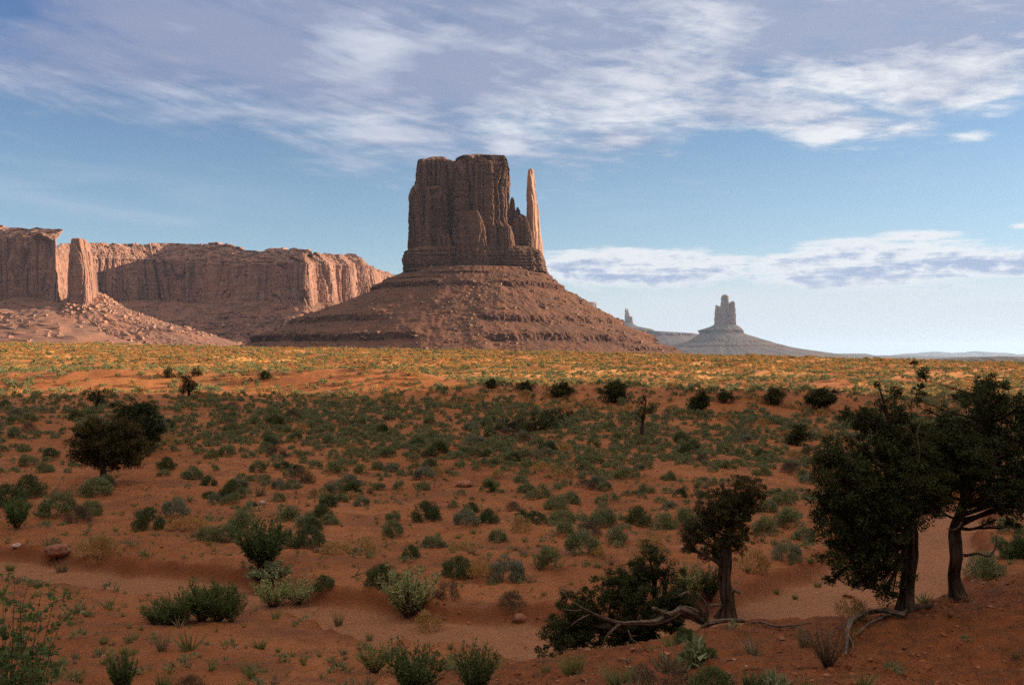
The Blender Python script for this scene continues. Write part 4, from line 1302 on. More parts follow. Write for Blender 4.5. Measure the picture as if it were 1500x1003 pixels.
leafy_bush('spiky_bush', 'tall dark spiky bush at the wash edge, left of the middle', 385, 833, 84, 66, M['green'], 1, 60, 40, 0.10, 0.040, 0.85)
leafy_bush('spiky_bush', 'dark lower bush hanging into the wash under the tall spiky bush', 392, 852, 62, 26, M['sage'], 2, 40, 40, 0.12, 0.05, 1.1)
leafy_bush('pale_bush', 'pale yellow-green bush spreading at the wash edge, left of the middle', 400, 888, 66, 44, M['pale'], 3, 46, 34, 0.085, 0.034, 1.0)
leafy_bush('pale_bush', 'low pale bush joined to the right of the spreading yellow-green one', 438, 884, 56, 36, M['pale'], 4, 38, 32, 0.085, 0.034, 1.0)
leafy_bush('pale_bush', 'rounded pale green bush standing alone in the wash, lower middle', 598, 903, 80, 66, M['pale'], 5, 70, 40, 0.075, 0.036, 0.85)
leafy_bush('green_bush', 'left one of two dark leafy bushes cut by the bottom edge', 612, 1022, 92, 72, M['green'], 6, 60, 44, 0.09, 0.030, 0.85)
leafy_bush('green_bush', 'right one of two dark leafy bushes cut by the bottom edge', 698, 1020, 70, 72, M['green'], 7, 54, 44, 0.09, 0.030, 0.85)
leafy_bush('olive_bush', 'olive wispy bush left of the two dark bushes at the bottom edge', 548, 985, 62, 42, M['grass'], 8, 50, 30, 0.10, 0.022, 1.0)
leafy_bush('green_bush', 'rounded green bush cut by the bottom edge at lower left', 182, 1018, 56, 56, M['green'], 9, 50, 44, 0.085, 0.034, 0.8)
leafy_bush('green_bush', 'bright leafy green bush at the left edge above the wash', 25, 774, 46, 42, M['bright'], 10, 44, 36, 0.085, 0.036, 0.8)
leafy_bush('green_bush', 'yellow-green bush glowing behind the dead trunk', 1012, 880, 50, 52, M['pale'], 12, 44, 36, 0.09, 0.036, 0.8)
leafy_bush('green_bush', 'green bush at the left foot of the gnarled juniper', 1040, 880, 44, 46, M['green'], 13, 44, 36, 0.09, 0.036, 0.8)
leafy_bush('green_bush', 'small green bush at the bottom right of the fallen juniper', 1105, 1015, 50, 36, M['green'], 14, 40, 30, 0.09, 0.032, 0.9)
leafy_bush('dry_brush', 'wispy grey brush drooping below the exposed root on the slope', 1212, 975, 62, 60, M['brown'], 15, 60, 14, 0.12, 0.012, 1.0)
# the wide sprawling dark bush
def sprawling():
    x, y, z, ok = [v[0] for v in ground_at(282, 912)]
    w, h = 136 / F * y, 54 / F * y
    root = empty('sprawling_bush', 'widest dark sprawling bush on the near bank of the wash at lower left', 'shrub', (x, y, z - 0.03))
    Ls, Ss = [], []
    for k, (ox, sc, hh) in enumerate([(-0.36, 0.42, 0.6), (-0.15, 0.5, 0.85), (0.08, 0.5, 1.0), (0.28, 0.46, 0.95), (0.42, 0.3, 0.8)]):
        L, S = spiky(200 + k, 40, 40, 0.85, 0.11, 0.030, 1.0)
        q = np.array([w * sc, w * sc * 1.1, h * hh / 0.85]); o = np.array([ox * w, random.uniform(-.1, .1) * w, 0.0])
        o[2] = gz(x + o[0], y + o[1]) - z
        Ls.append((L[0] * q + o, L[1])); Ss.append((S[0] * q + o, S[1]))
    V, f = join(Ls); mesh('foliage', V, f, M['green'], root)
    V, f = join(Ss); mesh('stems', V, f, M['stem'], root)
    BUSHES.append((x, y, w))


sprawling()


def near_shrub():
    d = 5.2
    x = (-40 - 750) / F * d; z = gz(x, d)
    root = empty('leafy_shrub', 'bright leafy branches of a near shrub at the bottom of the left edge', 'shrub', (x, d, z))
    rg = np.random.default_rng(77)
    S, Lc, Ld = [], [], []
    tips = [(78, 882), (60, 868), (40, 858), (22, 846), (88, 912), (60, 940), (45, 985), (72, 985), (20, 905), (28, 960), (5, 870), (50, 905), (15, 1000), (0, 930), (-30, 880), (-60, 850), (-20, 940),
            (10, 890), (30, 880), (40, 930), (5, 960), (25, 1020), (55, 1010), (-10, 990), (18, 935), (62, 905), (35, 1000), (80, 945), (-5, 910), (48, 960), (12, 975), (66, 1020), (30, 945), (0, 1010)]
    for (px, row) in tips:
        dd = d + rg.uniform(-0.35, 0.45)
        e = at(px, row, dd) - np.array(root.location)
        mid_ = e * 0.5 + np.array([0.02, 0, -0.04]) + rg.normal(size=3) * 0.05
        c = curve([np.zeros(3) + rg.normal(size=3) * 0.03, mid_, e], 10)
        S.append(tube(c, np.linspace(0.006, 0.0015, len(c)), 5))
        for t in np.linspace(0.45, 1.0, 9):
            q = c[int(t * (len(c) - 1))]
            s = rg.normal(size=3); s[2] *= 0.4; s /= np.linalg.norm(s)
            ln = rg.uniform(0.05, 0.16) * (1.2 - 0.5 * t)
            tw = np.array([q, q + s * ln * 0.6, q + s * ln + np.array([0, 0, 0.02])])
            S.append(tube(tw, [0.003, 0.002, 0.001], 4))
            for u in rg.uniform(0.2, 1.05, 11):
                Lc.append(q + s * ln * u + rg.normal(size=3) * 0.008); Ld.append(s + rg.normal(size=3) * 0.8)
    Lc, Ld = np.array(Lc), np.array(Ld)
    # small two-sided oval leaves (a quad each)
    dn, a, b = rot_to(Ld); t = rg.uniform(0, 3.14, len(Lc))[:, None]; wv = a * np.cos(t) + b * np.sin(t)
    ln = rg.uniform(0.022, 0.042, len(Lc))[:, None]; wd = ln * 0.28
    V = np.stack([Lc, Lc + dn * ln * 0.5 + wv * wd, Lc + dn * ln, Lc + dn * ln * 0.5 - wv * wd], 1).reshape(-1, 3)
    mesh('foliage', V, [np.arange(len(V)).reshape(-1, 4)], M['bright'], root)
    V, f = join(S); mesh('stems', V, f, M['stem'], root)


near_shrub()


# ------------------------------------------------------------------ junipers
def juniper(name, label, px, row, trunk, masses, seed, d=None, mat='juniper', sub=0.105, per=64, leaf=0.058, dens=1.0, dead=(), roots=(), cat='tree', depth=0.9, twig=0.5, flare=1.5, bark='bark', gap=0.0):
    """trunk: [(px,row,radius px)], masses: [(px,row,rx,ry[,thin])], dead: bare limbs [[(px,row,radius px, depth)]]"""
    rg = np.random.default_rng(seed)
    if d is None: x, y, z, ok = [v[0] for v in ground_at(px, row)]
    else: x, y = (px - 750) / F * d, d; z = gz(x, y)
    d = y; m = d / F
    base = np.array([x, y, z - 0.04])
    zoff = z - (HZ - row) * m                      # in case the base sits off the photographed row
    root = empty(name, label, cat, tuple(base))
    W = lambda p, r, dep=0.0: np.array([(p - 750) * m, d + dep, (HZ - r) * m + zoff]) - base
    tubes = []
    tp = np.array([np.append(W(p, r), q * m) for p, r, q in trunk])
    tp[1:, 1] += rg.normal(size=len(tp) - 1) * 0.06
    tp[0, 2] = -0.08
    tc_ = curve(tp, 10)
    rr = np.maximum(tc_[:, 3], 0.006)
    n0 = max(3, int(len(rr) * 0.12)); rr[:n0] *= np.linspace(flare, 1.0, n0)
    tubes.append(ropey(np.column_stack([tc_[:, :3], rr]), seed, 7, 6, 1.2, 0.3))
    for r_ in roots:
        c = curve(np.array([np.append(W(p, q, dep), rad_ * m) for p, q, rad_, dep in r_]), 8)
        tubes.append(tube(c[:, :3], np.maximum(c[:, 3], 0.005), 8, 0.35, seed + 5))
    cents, big = [], []
    for k, ms in enumerate(masses):
        p, r, rx, ry = ms[:4]; thin = ms[4] if len(ms) > 4 else 1.0
        dep = (rg.uniform(-0.55, 0.55) * max(rx, ry) * m * depth) if len(ms) < 6 else ms[5]
        c0 = W(p, r, dep)
        R = np.array([rx * m, (rx + ry) / 2 * m * depth, ry * m])
        # limb from the trunk to the mass
        zz = max(c0[2] - abs(c0[0]) * 0.45 - 0.05, tc_[-1, 2] * 0.34)
        j = int(np.argmin(np.abs(tc_[:, 2] - zz) + np.hypot(tc_[:, 0] - c0[0], tc_[:, 1] - c0[1]) * 0.3))
        j = min(j, len(tc_) - 3)
        s0 = tc_[j, :3]
        midp = (s0 + c0) / 2 + rg.normal(size=3) * 0.08 * np.linalg.norm(c0 - s0) + np.array([0, 0, -0.05 * np.linalg.norm(c0 - s0)])
        lc = curve([s0, midp, c0], 8)
        r0 = min(rr[j] * 0.45, 0.045 * np.linalg.norm(c0 - s0) + 0.008)
        tubes.append(tube(lc, np.linspace(r0, r0 * 0.35, len(lc)), 7, 0.25, seed + k))
        vol = 4.19 * R.prod()
        n = max(5, int(vol / (4.19 * sub ** 3) * 0.62 * dens * thin))
        u = rg.normal(size=(n, 3)); u /= np.linalg.norm(u, axis=1)[:, None]
        rad_ = rg.uniform(0.05, 1.0, n) ** 0.42
        wob = 1 + 0.32 * fbm(u[:, 0] * 1.8, u[:, 1] * 1.8, u[:, 2] * 1.8 + seed + k, 3)
        q = c0 + u * R * (rad_ * wob)[:, None]
        g = fbm(q[:, 0] / (sub * 4.2), q[:, 1] / (sub * 4.2), q[:, 2] / (sub * 4.2) + seed, 3)
        q = q[g > -0.42 + gap]
        cents.append(q)
        for e in q[rg.uniform(0, 1, len(q)) < twig * min(1, 26 / max(len(q), 1))]:
            md = (c0 + e) / 2 + rg.normal(size=3) * 0.05
            s_ = lc[-1] if rg.uniform() < 0.5 else lc[len(lc) // 2]
            tubes.append(tube(np.array([s_, md, e]), [r0 * 0.3, r0 * 0.18, 0.003], 5))
    q = np.vstack(cents)
    n = len(q) * per
    kx = np.repeat(np.arange(len(q)), per)
    g = rg.normal(size=(n, 3)); g /= np.linalg.norm(g, axis=1)[:, None]
    cs = sub * rg.uniform(0.6, 1.25, len(q))
    off = g * (cs[kx] * rg.uniform(0.1, 1.0, n) ** 0.5)[:, None]; off[:, 2] *= 0.85
    V, f = leaves(q[kx] + off, off / sub + rg.normal(size=(n, 3)) * 0.5 + np.array([0, 0, 0.35]), leaf, leaf * 0.42, rg)
    mesh('crown', V, f, M[mat], root)
    V, f = join(tubes); mesh('trunk', V, f, M[bark], root, smooth=True)
    for br in dead:
        c = curve(np.array([np.append(W(p, r, dep), rad2 * m) for p, r, rad2, dep in br]), 8)
        V, f = tube(c[:, :3], np.maximum(c[:, 3] * 0.7, 0.003), 6, 0.4, seed + 3)
        o = mesh('dead_branch', V, f, M['deadwood'], root, smooth=True)
    BUSHES.append((x, y, 0.8))
    return root


juniper('juniper_tree', 'tall dark juniper with a thick straight trunk, nearest tree at right', 1330, 897,
        [(1328, 899, 15), (1333, 862, 12), (1333, 810, 11), (1330, 760, 9.5), (1322, 700, 7.5), (1310, 650, 5), (1298, 605, 3), (1288, 565, 1.2)],
        [(1230, 700, 50, 48), (1212, 668, 30, 28), (1234, 765, 46, 50), (1240, 815, 44, 34), (1262, 745, 46, 60), (1270, 800, 36, 34, .7), (1296, 735, 48, 52), (1285, 668, 46, 42), (1300, 625, 44, 40), (1284, 582, 17, 24, 1.0), (1275, 612, 24, 24),
         (1326, 607, 13, 26, .8), (1243, 640, 22, 22, .6), (1292, 835, 44, 36, .8), (1300, 868, 34, 20, .5), (1350, 700, 44, 48), (1345, 650, 34, 36), (1362, 742, 34, 30, .8), (1268, 860, 28, 24, .5), (1316, 690, 34, 50, 1.0, -.45), (1305, 745, 34, 36, .9, -.4), (1290, 790, 34, 30, .7, -.35), (1322, 640, 26, 34, .9, -.4), (1215, 735, 26, 30), (1226, 845, 24, 20, .6), (1310, 575, 7, 12, .6)],
        1001, mat='juniper', sub=0.080, per=66, leaf=0.047, dens=1.06, gap=0.04, twig=1.4,
        dead=[[(1316, 700, 1.6, -.5), (1322, 660, 1.4, -.6), (1318, 630, 1.1, -.62), (1324, 612, .6, -.62)], [(1262, 735, 2, -.4), (1248, 712, 1.4, -.45), (1238, 700, .8, -.5)], [(1290, 770, 2, -.4), (1300, 752, 1.2, -.5), (1312, 744, .7, -.5)]],
        roots=[[(1330, 892, 9, 0), (1318, 902, 8, -.15), (1300, 906, 6, -.35), (1280, 912, 3, -.5)], [(1336, 890, 8, 0), (1350, 888, 6, -.05), (1362, 884, 3, -.1)]], flare=1.35)
juniper('juniper_tree', 'leaning juniper with pale shaggy trunk, rightmost tree behind the near one', 1404, 872,
        [(1404, 874, 13), (1397, 845, 10), (1396, 815, 9.5), (1401, 780, 9), (1408, 750, 8), (1411, 715, 7), (1420, 670, 6), (1436, 620, 4), (1450, 575, 2)],
        [(1398, 655, 48, 46), (1460, 605, 46, 50), (1448, 680, 54, 36), (1470, 566, 26, 20), (1368, 625, 30, 36, .8), (1500, 650, 42, 46), (1545, 620, 40, 50), (1540, 690, 40, 40), (1400, 712, 50, 30, .9), (1385, 690, 40, 40), (1415, 665, 34, 44, 1.0, -.4), (1375, 745, 26, 16, .6), (1490, 700, 50, 34, .7), (1352, 588, 10, 20, .5), (1350, 556, 7, 14, .5),
         (1360, 600, 14, 12, .6), (1425, 590, 24, 22, .7), (1510, 590, 28, 30), (1492, 722, 54, 36), (1438, 728, 36, 24), (1378, 680, 38, 38), (1525, 735, 40, 28, .9), (1460, 762, 34, 16, .45), (1372, 715, 34, 34), (1368, 660, 34, 40)],
        1002, mat='juniper', sub=0.080, per=66, leaf=0.047, dens=1.06, gap=0.03, twig=1.4,
        dead=[[(1404, 764, 3, -.1), (1396, 768, 2.4, -.2), (1386, 772, 1.6, -.25), (1376, 770, .8, -.25)], [(1408, 812, 4, -.1), (1420, 806, 3.2, -.25), (1436, 808, 2.6, -.3), (1444, 795, 1.8, -.3), (1446, 778, 1, -.3)], [(1410, 735, 4, -.1), (1440, 726, 3, -.2), (1468, 712, 2, -.3), (1490, 706, 1, -.3)]],
        flare=1.3)
juniper('juniper_tree', 'gnarled short juniper with a thick torn trunk, standing by the dead wood', 1064, 903,
        [(1064, 905, 13), (1066, 880, 11.5), (1061, 850, 10), (1062, 822, 9), (1064, 795, 7), (1073, 765, 5), (1082, 735, 2.5)],
        [(1092, 718, 31, 24), (1106, 738, 17, 19), (1053, 744, 37, 28), (1014, 784, 22, 18), (1034, 770, 28, 24), (1060, 785, 32, 26), (1078, 745, 28, 28), (1088, 780, 20, 18, .7), (1029, 720, 12, 11, .8), (1060, 815, 22, 14, .6), (1086, 760, 18, 22, .6), (1075, 700, 10, 8, .7), (1008, 802, 13, 16, .7), (1040, 808, 22, 18, .6), (1086, 802, 14, 18, .5), (1112, 728, 10, 10, .7), (1060, 722, 14, 12, .7)],
        1003, mat='juniper_olive', sub=0.072, per=62, leaf=0.046, dens=0.85, gap=0.14, twig=1.2,
        dead=[[(1066, 868, 6, -.12), (1074, 862, 5, -.2), (1081, 866, 3, -.2)], [(1056, 885, 4, -.1), (1044, 884, 3, -.15), (1032, 886, 2, -.2)]], flare=1.5)
juniper('fallen_juniper', 'dark sprawling juniper lying low over the wash bank, lower right of middle', 900, 958,
        [(985, 925, 10), (950, 920, 9), (910, 915, 7), (870, 910, 5), (830, 905, 3)],
        [(953, 815, 32, 26), (908, 852, 42, 32), (850, 882, 40, 32), (815, 925, 28, 32), (875, 925, 52, 32), (945, 880, 52, 42), (978, 832, 25, 24), (925, 930, 36, 26), (840, 912, 34, 28), (990, 870, 28, 34), (935, 842, 30, 24), (800, 948, 18, 16, .8), (985, 905, 22, 24, .8)],
        1004, d=18.2, mat='juniper', sub=0.085, per=70, leaf=0.05, dens=1.1, cat='tree', flare=1.0)
juniper('juniper_tree', 'round-crowned lone juniper on open sand at left', 152, 708,
        [(152, 710, 6.5), (151, 690, 5), (150, 670, 4.5), (155, 645, 3), (158, 625, 2)],
        [(150, 636, 42, 27), (124, 656, 26, 25), (190, 656, 27, 25), (158, 664, 46, 22), (172, 640, 34, 28), (138, 645, 36, 28), (116, 672, 15, 14, .8), (202, 673, 14, 11, .8), (128, 628, 20, 17), (160, 650, 40, 30), (146, 678, 34, 13), (184, 678, 22, 11, .8)],
        1005, mat='juniper_olive', sub=0.20, per=70, leaf=0.11, dens=0.95)
juniper('juniper_tree', 'dense dark juniper just behind and right of the round lone one', 203, 662,
        [(203, 664, 5), (203, 645, 4), (204, 615, 2)],
        [(204, 618, 32, 30), (186, 610, 16, 16), (222, 626, 16, 22), (206, 640, 26, 18), (172, 598, 12, 8), (232, 632, 8, 12), (205, 600, 20, 13)], 1006, sub=0.23, per=75, leaf=0.13, dens=1.5)
juniper('juniper_tree', 'small crooked juniper with a bare leaning trunk, farther left', 139, 606,
        [(139, 607, 2.6), (141, 595, 2.2), (144, 583, 1.8), (146, 572, 1)],
        [(147, 576, 21, 8), (134, 580, 13, 9), (160, 573, 13, 7), (142, 585, 14, 7), (150, 583, 12, 6)], 1007, sub=0.25, per=60, leaf=0.13, dens=1.0)
juniper('juniper_tree', 'upright double juniper on the edge of shade, left of the mitten foot', 277, 582,
        [(277, 583, 2.6), (277, 570, 2), (277, 556, 1)], [(277, 556, 13, 10), (272, 570, 15, 9), (291, 576, 13, 6), (280, 564, 14, 10), (266, 574, 9, 6)], 1008, sub=0.28, per=60, leaf=0.15, dens=1.1)
juniper('juniper_bush', 'sunlit small juniper behind the double one on the golden strip', 290, 550,
        [(290, 551, 1.6), (290, 542, 1)], [(288, 544, 8, 5.5), (296, 545, 7, 4.5), (283, 546, 5, 4)], 1009, sub=0.3, per=50, leaf=0.17, mat='juniper_olive')
juniper('juniper_tree', 'low spreading juniper in the middle of the bushy plain', 790, 634,
        [(772, 635, 3.2), (776, 625, 2.8), (785, 618, 2)], [(795, 615, 21, 15), (748, 622, 17, 10), (770, 614, 14, 8, .7), (806, 622, 14, 10), (732, 626, 7, 5, .6), (785, 626, 14, 6, .6)], 1010, sub=0.22, per=60, leaf=0.12,
        dead=[[(772, 630, 2, -.1), (760, 632, 1.4, -.2), (748, 630, .8, -.2)]])
juniper('juniper_tree', 'small juniper with exposed trunk right of the low spreading one', 829, 626,
        [(829, 627, 2.6), (826, 616, 2), (822, 606, 1.2)], [(820, 604, 13, 8, .8), (831, 603, 10, 8, .7), (812, 612, 10, 7, .8)], 1011, sub=0.22, per=60, leaf=0.12,
        dead=[[(829, 620, 1.4, -.1), (838, 616, 1, -.2), (846, 614, .6, -.2)]])
juniper('dead_juniper', 'thin scraggly half-dead juniper on the plain, right of the middle', 941, 647,
        [(941, 648, 3.4), (940, 632, 2.8), (942, 615, 2.3), (944, 600, 1.6), (946, 586, 1)], [(944, 602, 13, 14, .7), (937, 590, 9, 8, .7), (952, 598, 9, 10, .7), (946, 582, 6, 6, .7)], 1012, sub=0.17, per=44, leaf=0.10, mat='juniper_olive', gap=-.2, twig=2.0,
        dead=[[(941, 620, 1.8, 0), (932, 612, 1.3, -.1), (929, 600, .8, -.1)], [(943, 606, 1.4, 0), (952, 598, 1, -.1), (957, 588, .6, -.1)], [(942, 640, 2, 0), (935, 642, 2, -.1), (934, 634, 1.4, -.1)]])
JB = [  # px, base row, rx, ry, label
    (901, 589, 20, 17, 'largest dark round juniper bush on the shadow line right of the middle'),
    (823, 581, 17, 11, 'wide dark juniper bush left of the largest round one'),
    (767, 573, 15, 6.5, 'flat low juniper bush on the shadow line, right of the mound'),
    (720, 568, 8, 6, 'small juniper bush left of the flat low one on the shadow line'),
    (1026, 606, 13.5, 18, 'upright dark juniper bush beneath the distant blocky butte'),
    (1062, 589, 14, 8, 'low juniper bush beside the upright dark one, behind it'),
    (1134, 592, 15.5, 12, 'round half-lit juniper bush right of the low one'),
    (1200, 597, 24, 15, 'broad dark juniper bush right of the half-lit one'),
    (1239, 618, 10, 10.5, 'small dark juniper bush just left of the tall front juniper top'),
    (1167, 652, 17, 16, 'dark ragged juniper bush left of the tall front juniper'),
    (1410, 590, 15, 9, 'dark juniper bush seen between the crowns of the two right trees'),
    (388, 555, 9, 6, 'small round juniper bush on the golden strip below the mitten left foot'),
    (246, 553, 7, 7, 'pale green little juniper left of the double juniper'),
    (1340, 535, 6, 4, 'tiny juniper bush on the far crest above the right trees'),
]
for k, (px, row, rx, ry, lab) in enumerate(JB):
    thin = 1.1
    juniper('juniper_bush', lab, px, row, [(px, row + 1, 2), (px, row - ry * 0.9, 1.4), (px, row - ry * 1.5, .8)],
            [(px, row - ry * 0.95, rx, ry * 0.92, thin), (px - rx * 0.4, row - ry * 0.75, rx * .55, ry * .7, thin), (px + rx * 0.42, row - ry * 0.8, rx * .55, ry * .7, thin), (px + rx * .1, row - ry * 1.5, rx * .5, ry * .45, thin)],
            1100 + k, sub=0.30, per=60, leaf=0.18, dens=2.0, gap=-.5, mat='juniper_olive' if k in (6, 12) else 'juniper', depth=0.9)


# ------------------------------------------------------------------ dead wood
def dead_wood(name, label, limbs, d, seed, cat='dead wood', wscale=0.72, lift=None):
    m = d / F
    p0 = at(limbs[0][0][0], limbs[0][0][1], d)
    root = empty(name, label, cat, tuple(p0))
    for k, lb in enumerate(limbs):
        q = []
        for (px, row, r, dep) in lb:
            w = at(px, row, d + dep)
            if lift is not None:
                gx, gy, gz_, ok_ = [v[0] for v in ground_at(px, row)]
                w = np.array([gx, gy, gz_ + lift + r * m])
                p0 = w if (k == 0 and not q) else p0
                root.location = p0
            q.append([*(w - p0), r * m])
        c = curve(np.array(q), 10)
        c[:, 3] *= wscale
        V, f = ropey(c, seed + k, 5, 6, 2.2, 0.5) if c[:, 3].max() > 0.02 else tube(c[:, :3], np.maximum(c[:, 3], 0.004), 6, 0.4, seed + k)
        mesh('trunk' if k == 0 else 'branch', V, f, M['deadwood'], root, smooth=True)
    return root


dead_wood('fallen_log', 'grey twisted dead trunk and limbs lying against the fallen juniper', [
    [(1038, 915, 9, 0), (1018, 902, 11, -.05), (1000, 894, 12, -.1), (985, 902, 10, -.1), (962, 911, 7, -.15), (935, 912, 6, -.2), (908, 912, 4.5, -.25), (880, 903, 3.6, -.3), (858, 893, 2.6, -.35), (838, 880, 1.6, -.4), (824, 866, .8, -.4)],
    [(1034, 912, 6, 0), (1028, 896, 5.5, -.1), (1018, 880, 5, -.15), (1008, 868, 3.6, -.2), (994, 872, 2, -.25)],
    [(1120, 919, 2, .1), (1098, 911, 3.6, 0), (1076, 908, 4.4, -.05), (1050, 910, 5, -.1), (1034, 916, 6, -.15), (1020, 928, 5, -.2)],
    [(980, 900, 8, -.15), (968, 896, 6, -.25), (956, 890, 4, -.3)],
    [(912, 911, 3.6, -.25), (900, 920, 3, -.3), (888, 932, 2, -.35), (884, 946, 1, -.35)],
    [(868, 898, 2, -.3), (850, 906, 1.4, -.4), (836, 916, .7, -.45)],
    [(920, 922, 1.6, -.4), (926, 936, 1.4, -.45), (938, 944, 1.1, -.45), (936, 956, .7, -.45)],
    [(856, 892, 1.6, -.35), (842, 894, 1.1, -.4), (826, 892, .6, -.42)],
    [(1036, 905, 4, -.1), (1034, 886, 3.5, -.15), (1024, 870, 2, -.2)],
], 17.0, 5)
dead_wood('exposed_root', 'gnarled bare root arching down the slope from the tall front juniper', [
    [(1328, 908, 4, -.1), (1310, 905, 5, -.15), (1290, 902, 5.5, -.2), (1268, 907, 6, -.25), (1250, 916, 6, -.3), (1243, 930, 5, -.3), (1241, 948, 4, -.3), (1239, 964, 2, -.3)],
    [(1310, 905, 3.4, -.1), (1290, 912, 3.4, -.1), (1270, 922, 3, -.1), (1256, 934, 2, -.1)],
    [(1250, 915, 3.4, -.3), (1236, 922, 2.2, -.35), (1222, 926, 1.4, -.4), (1216, 938, .8, -.4)],
    [(1244, 938, 2, -.3), (1250, 950, 1.4, -.35), (1246, 962, .8, -.35)],
    [(1320, 905, 2.4, -.2), (1330, 896, 2, -.25), (1331, 890, 1.2, -.25)],
], 14.0, 15, lift=0.03, wscale=0.8)
dead_wood('fallen_branch', 'thin pale fallen branch between the dead trunk and the exposed root', [
    [(1100, 913, 2, 0), (1118, 914, 3, 0), (1136, 920, 3, 0), (1160, 919, 2.4, 0), (1188, 914, 1.4, 0)],
    [(1142, 920, 2, 0), (1132, 928, 1.4, -.1), (1128, 935, .8, -.1)], [(1160, 919, 1.8, 0), (1172, 922, 1.2, -.1), (1176, 930, .7, -.1)],
], 16.8, 25, lift=0.0, wscale=0.5)
x_, y_, z_, _ = [v[0] for v in ground_at(628, 759)]
dead_wood('dead_stump', 'dark jagged dead stump on the sand in the middle', [
    [(626, 761, 4.5, 0), (626, 752, 4, 0), (624, 745, 2.6, 0), (625, 736, 1.2, 0)], [(630, 760, 3, 0), (633, 751, 2.6, 0), (631, 744, 1.2, 0)], [(634, 761, 2, -.1), (637, 756, 1.8, -.1), (638, 752, 1, -.1)]], float(y_), 35, 'stump')
x_, y_, z_, _ = [v[0] for v in ground_at(1478, 771)]
dead_wood('fallen_log', 'pale log lying on the sand at the right edge', [[(1458, 776, 2, 0), (1472, 773, 2.8, 0), (1488, 771, 2.6, 0), (1502, 770, 2, 0)], [(1472, 772, 1.4, 0), (1466, 768, .9, 0), (1462, 766, .5, 0)]], float(y_), 45, 'log')
x_, y_, z_, _ = [v[0] for v in ground_at(524, 845)]
dead_wood('fallen_branch', 'thin dry branch lying on the sand behind the pale green bush', [[(508, 846, 1, 0), (520, 843, 1.3, 0), (534, 838, 1, 0)], [(520, 843, 1, 0), (526, 834, .8, 0), (524, 828, .5, 0)]], float(y_), 55)


# ------------------------------------------------------------------ stones
def stone(name, label, px, row, wpx, hpx, mat, seed, round_=0.18):
    x, y, z, ok = [v[0] for v in ground_at(px, row)]
    w, h = wpx / F * y, hpx / F * y
    u = np.linspace(0, 2 * math.pi, 28, endpoint=False); v = np.linspace(-0.5 * math.pi, 0.5 * math.pi, 15)
    U, Vv = np.meshgrid(u, v, indexing='ij')
    X, Y, Z = np.cos(U) * np.cos(Vv), np.sin(U) * np.cos(Vv), np.sin(Vv)
    r = 1 + fbm(X * 1.3, Y * 1.3, Z * 1.3 + seed, 4) * round_ + np.round(fbm(X, Y, Z + seed + 4, 2) * 3) / 3 * round_ * 0.6
    V = np.stack([X * r * w / 2, Y * r * w / 2 * 0.8, Z * r * h * 0.62], -1).reshape(-1, 3)
    o = mesh(name, V, [grid_faces(28, 15, wrap=True)], M[mat], None, smooth=True)
    o.location = (x, y, z + h * 0.28); o.rotation_euler = (0, 0, seed)
    BUSHES.append((x, y, w))
    return tag(o, label, 'rock')


stone('boulder', 'brown boulder beside the olive shrub above the wash at left', 85, 811, 36, 15, 'stone', 1, .3)
stone('flat_stone', 'flat pale stone near the left edge above the wash', 24, 800, 16, 5, 'pale_stone', 2, .3)
stone('round_stone', 'rounded red stone lying in the wash left of the fallen juniper', 761, 909, 21, 12, 'stone', 3, .12)
stone('boulder', 'low red boulder on the sand between stump and mixed clump', 680, 713, 26, 12, 'stone', 4, .25)
stone('pale_stone', 'tiny white stone on the sand below the compact round sagebrush', 623, 816, 4, 4, 'pale_stone', 5)
stone('flat_stone', 'grey stone on the sand behind the long low sagebrush pair', 384, 739, 10, 7, 'pale_stone', 6, .3)
stone('flat_stone', 'dark red slab on the sand left of the tall front juniper foot', 1242, 873, 15, 7, 'stone', 7, .3)

# ------------------------------------------------------------------ the bushes dotting the plain
_rows = np.array([524, 545, 575, 600, 630, 655, 680, 710, 740, 775, 800], float)
_colx = np.arange(0, 1501, 100)
_cov = np.array([
    [.26, .27, .28, .30, .34, .34, .34, .34, .34, .34, .34, .32, .32, .32, .30, .30],
    [.24, .22, .17, .22, .32, .34, .30, .28, .28, .28, .28, .28, .26, .24, .24, .24],
    [.26, .20, .20, .30, .40, .34, .34, .42, .42, .40, .34, .34, .36, .36, .36, .36],
    [.34, .30, .34, .46, .52, .52, .52, .52, .52, .50, .40, .32, .44, .44, .44, .44],
    [.38, .30, .40, .62, .66, .66, .66, .62, .58, .54, .50, .48, .46, .46, .46, .46],
    [.40, .16, .26, .44, .56, .62, .60, .56, .58, .56, .52, .50, .48, .48, .48, .48],
    [.16, .06, .07, .12, .26, .42, .40, .34, .44, .48, .46, .42, .40, .40, .40, .40],
    [.16, .10, .07, .16, .30, .30, .16, .16, .30, .32, .14, .10, .20, .30, .30, .30],
    [.10, .06, .05, .12, .24, .16, .10, .12, .16, .18, .10, .08, .15, .25, .25, .25],
    [.02, .02, .02, .03, .04, .03, .03, .03, .05, .05, .06, .08, .12, .15, .15, .15],
    [.0, .0, .0, .0, .0, .0, .0, .0, .0, .0, .0, .0, .02, .05, .05, .05]])


def cover_at(px, row):
    px = np.clip(px, 0, 1499.9)
    i = np.clip(np.searchsorted(_rows, row) - 1, 0, len(_rows) - 2)
    t = np.clip((row - _rows[i]) / (_rows[i + 1] - _rows[i]), 0, 1)
    j = (px / 100).astype(int); u = px / 100 - j
    f = lambda a: _cov[a, j] * (1 - u) + _cov[a, np.minimum(j + 1, 15)] * u
    return f(i) * (1 - t) + f(i + 1) * t


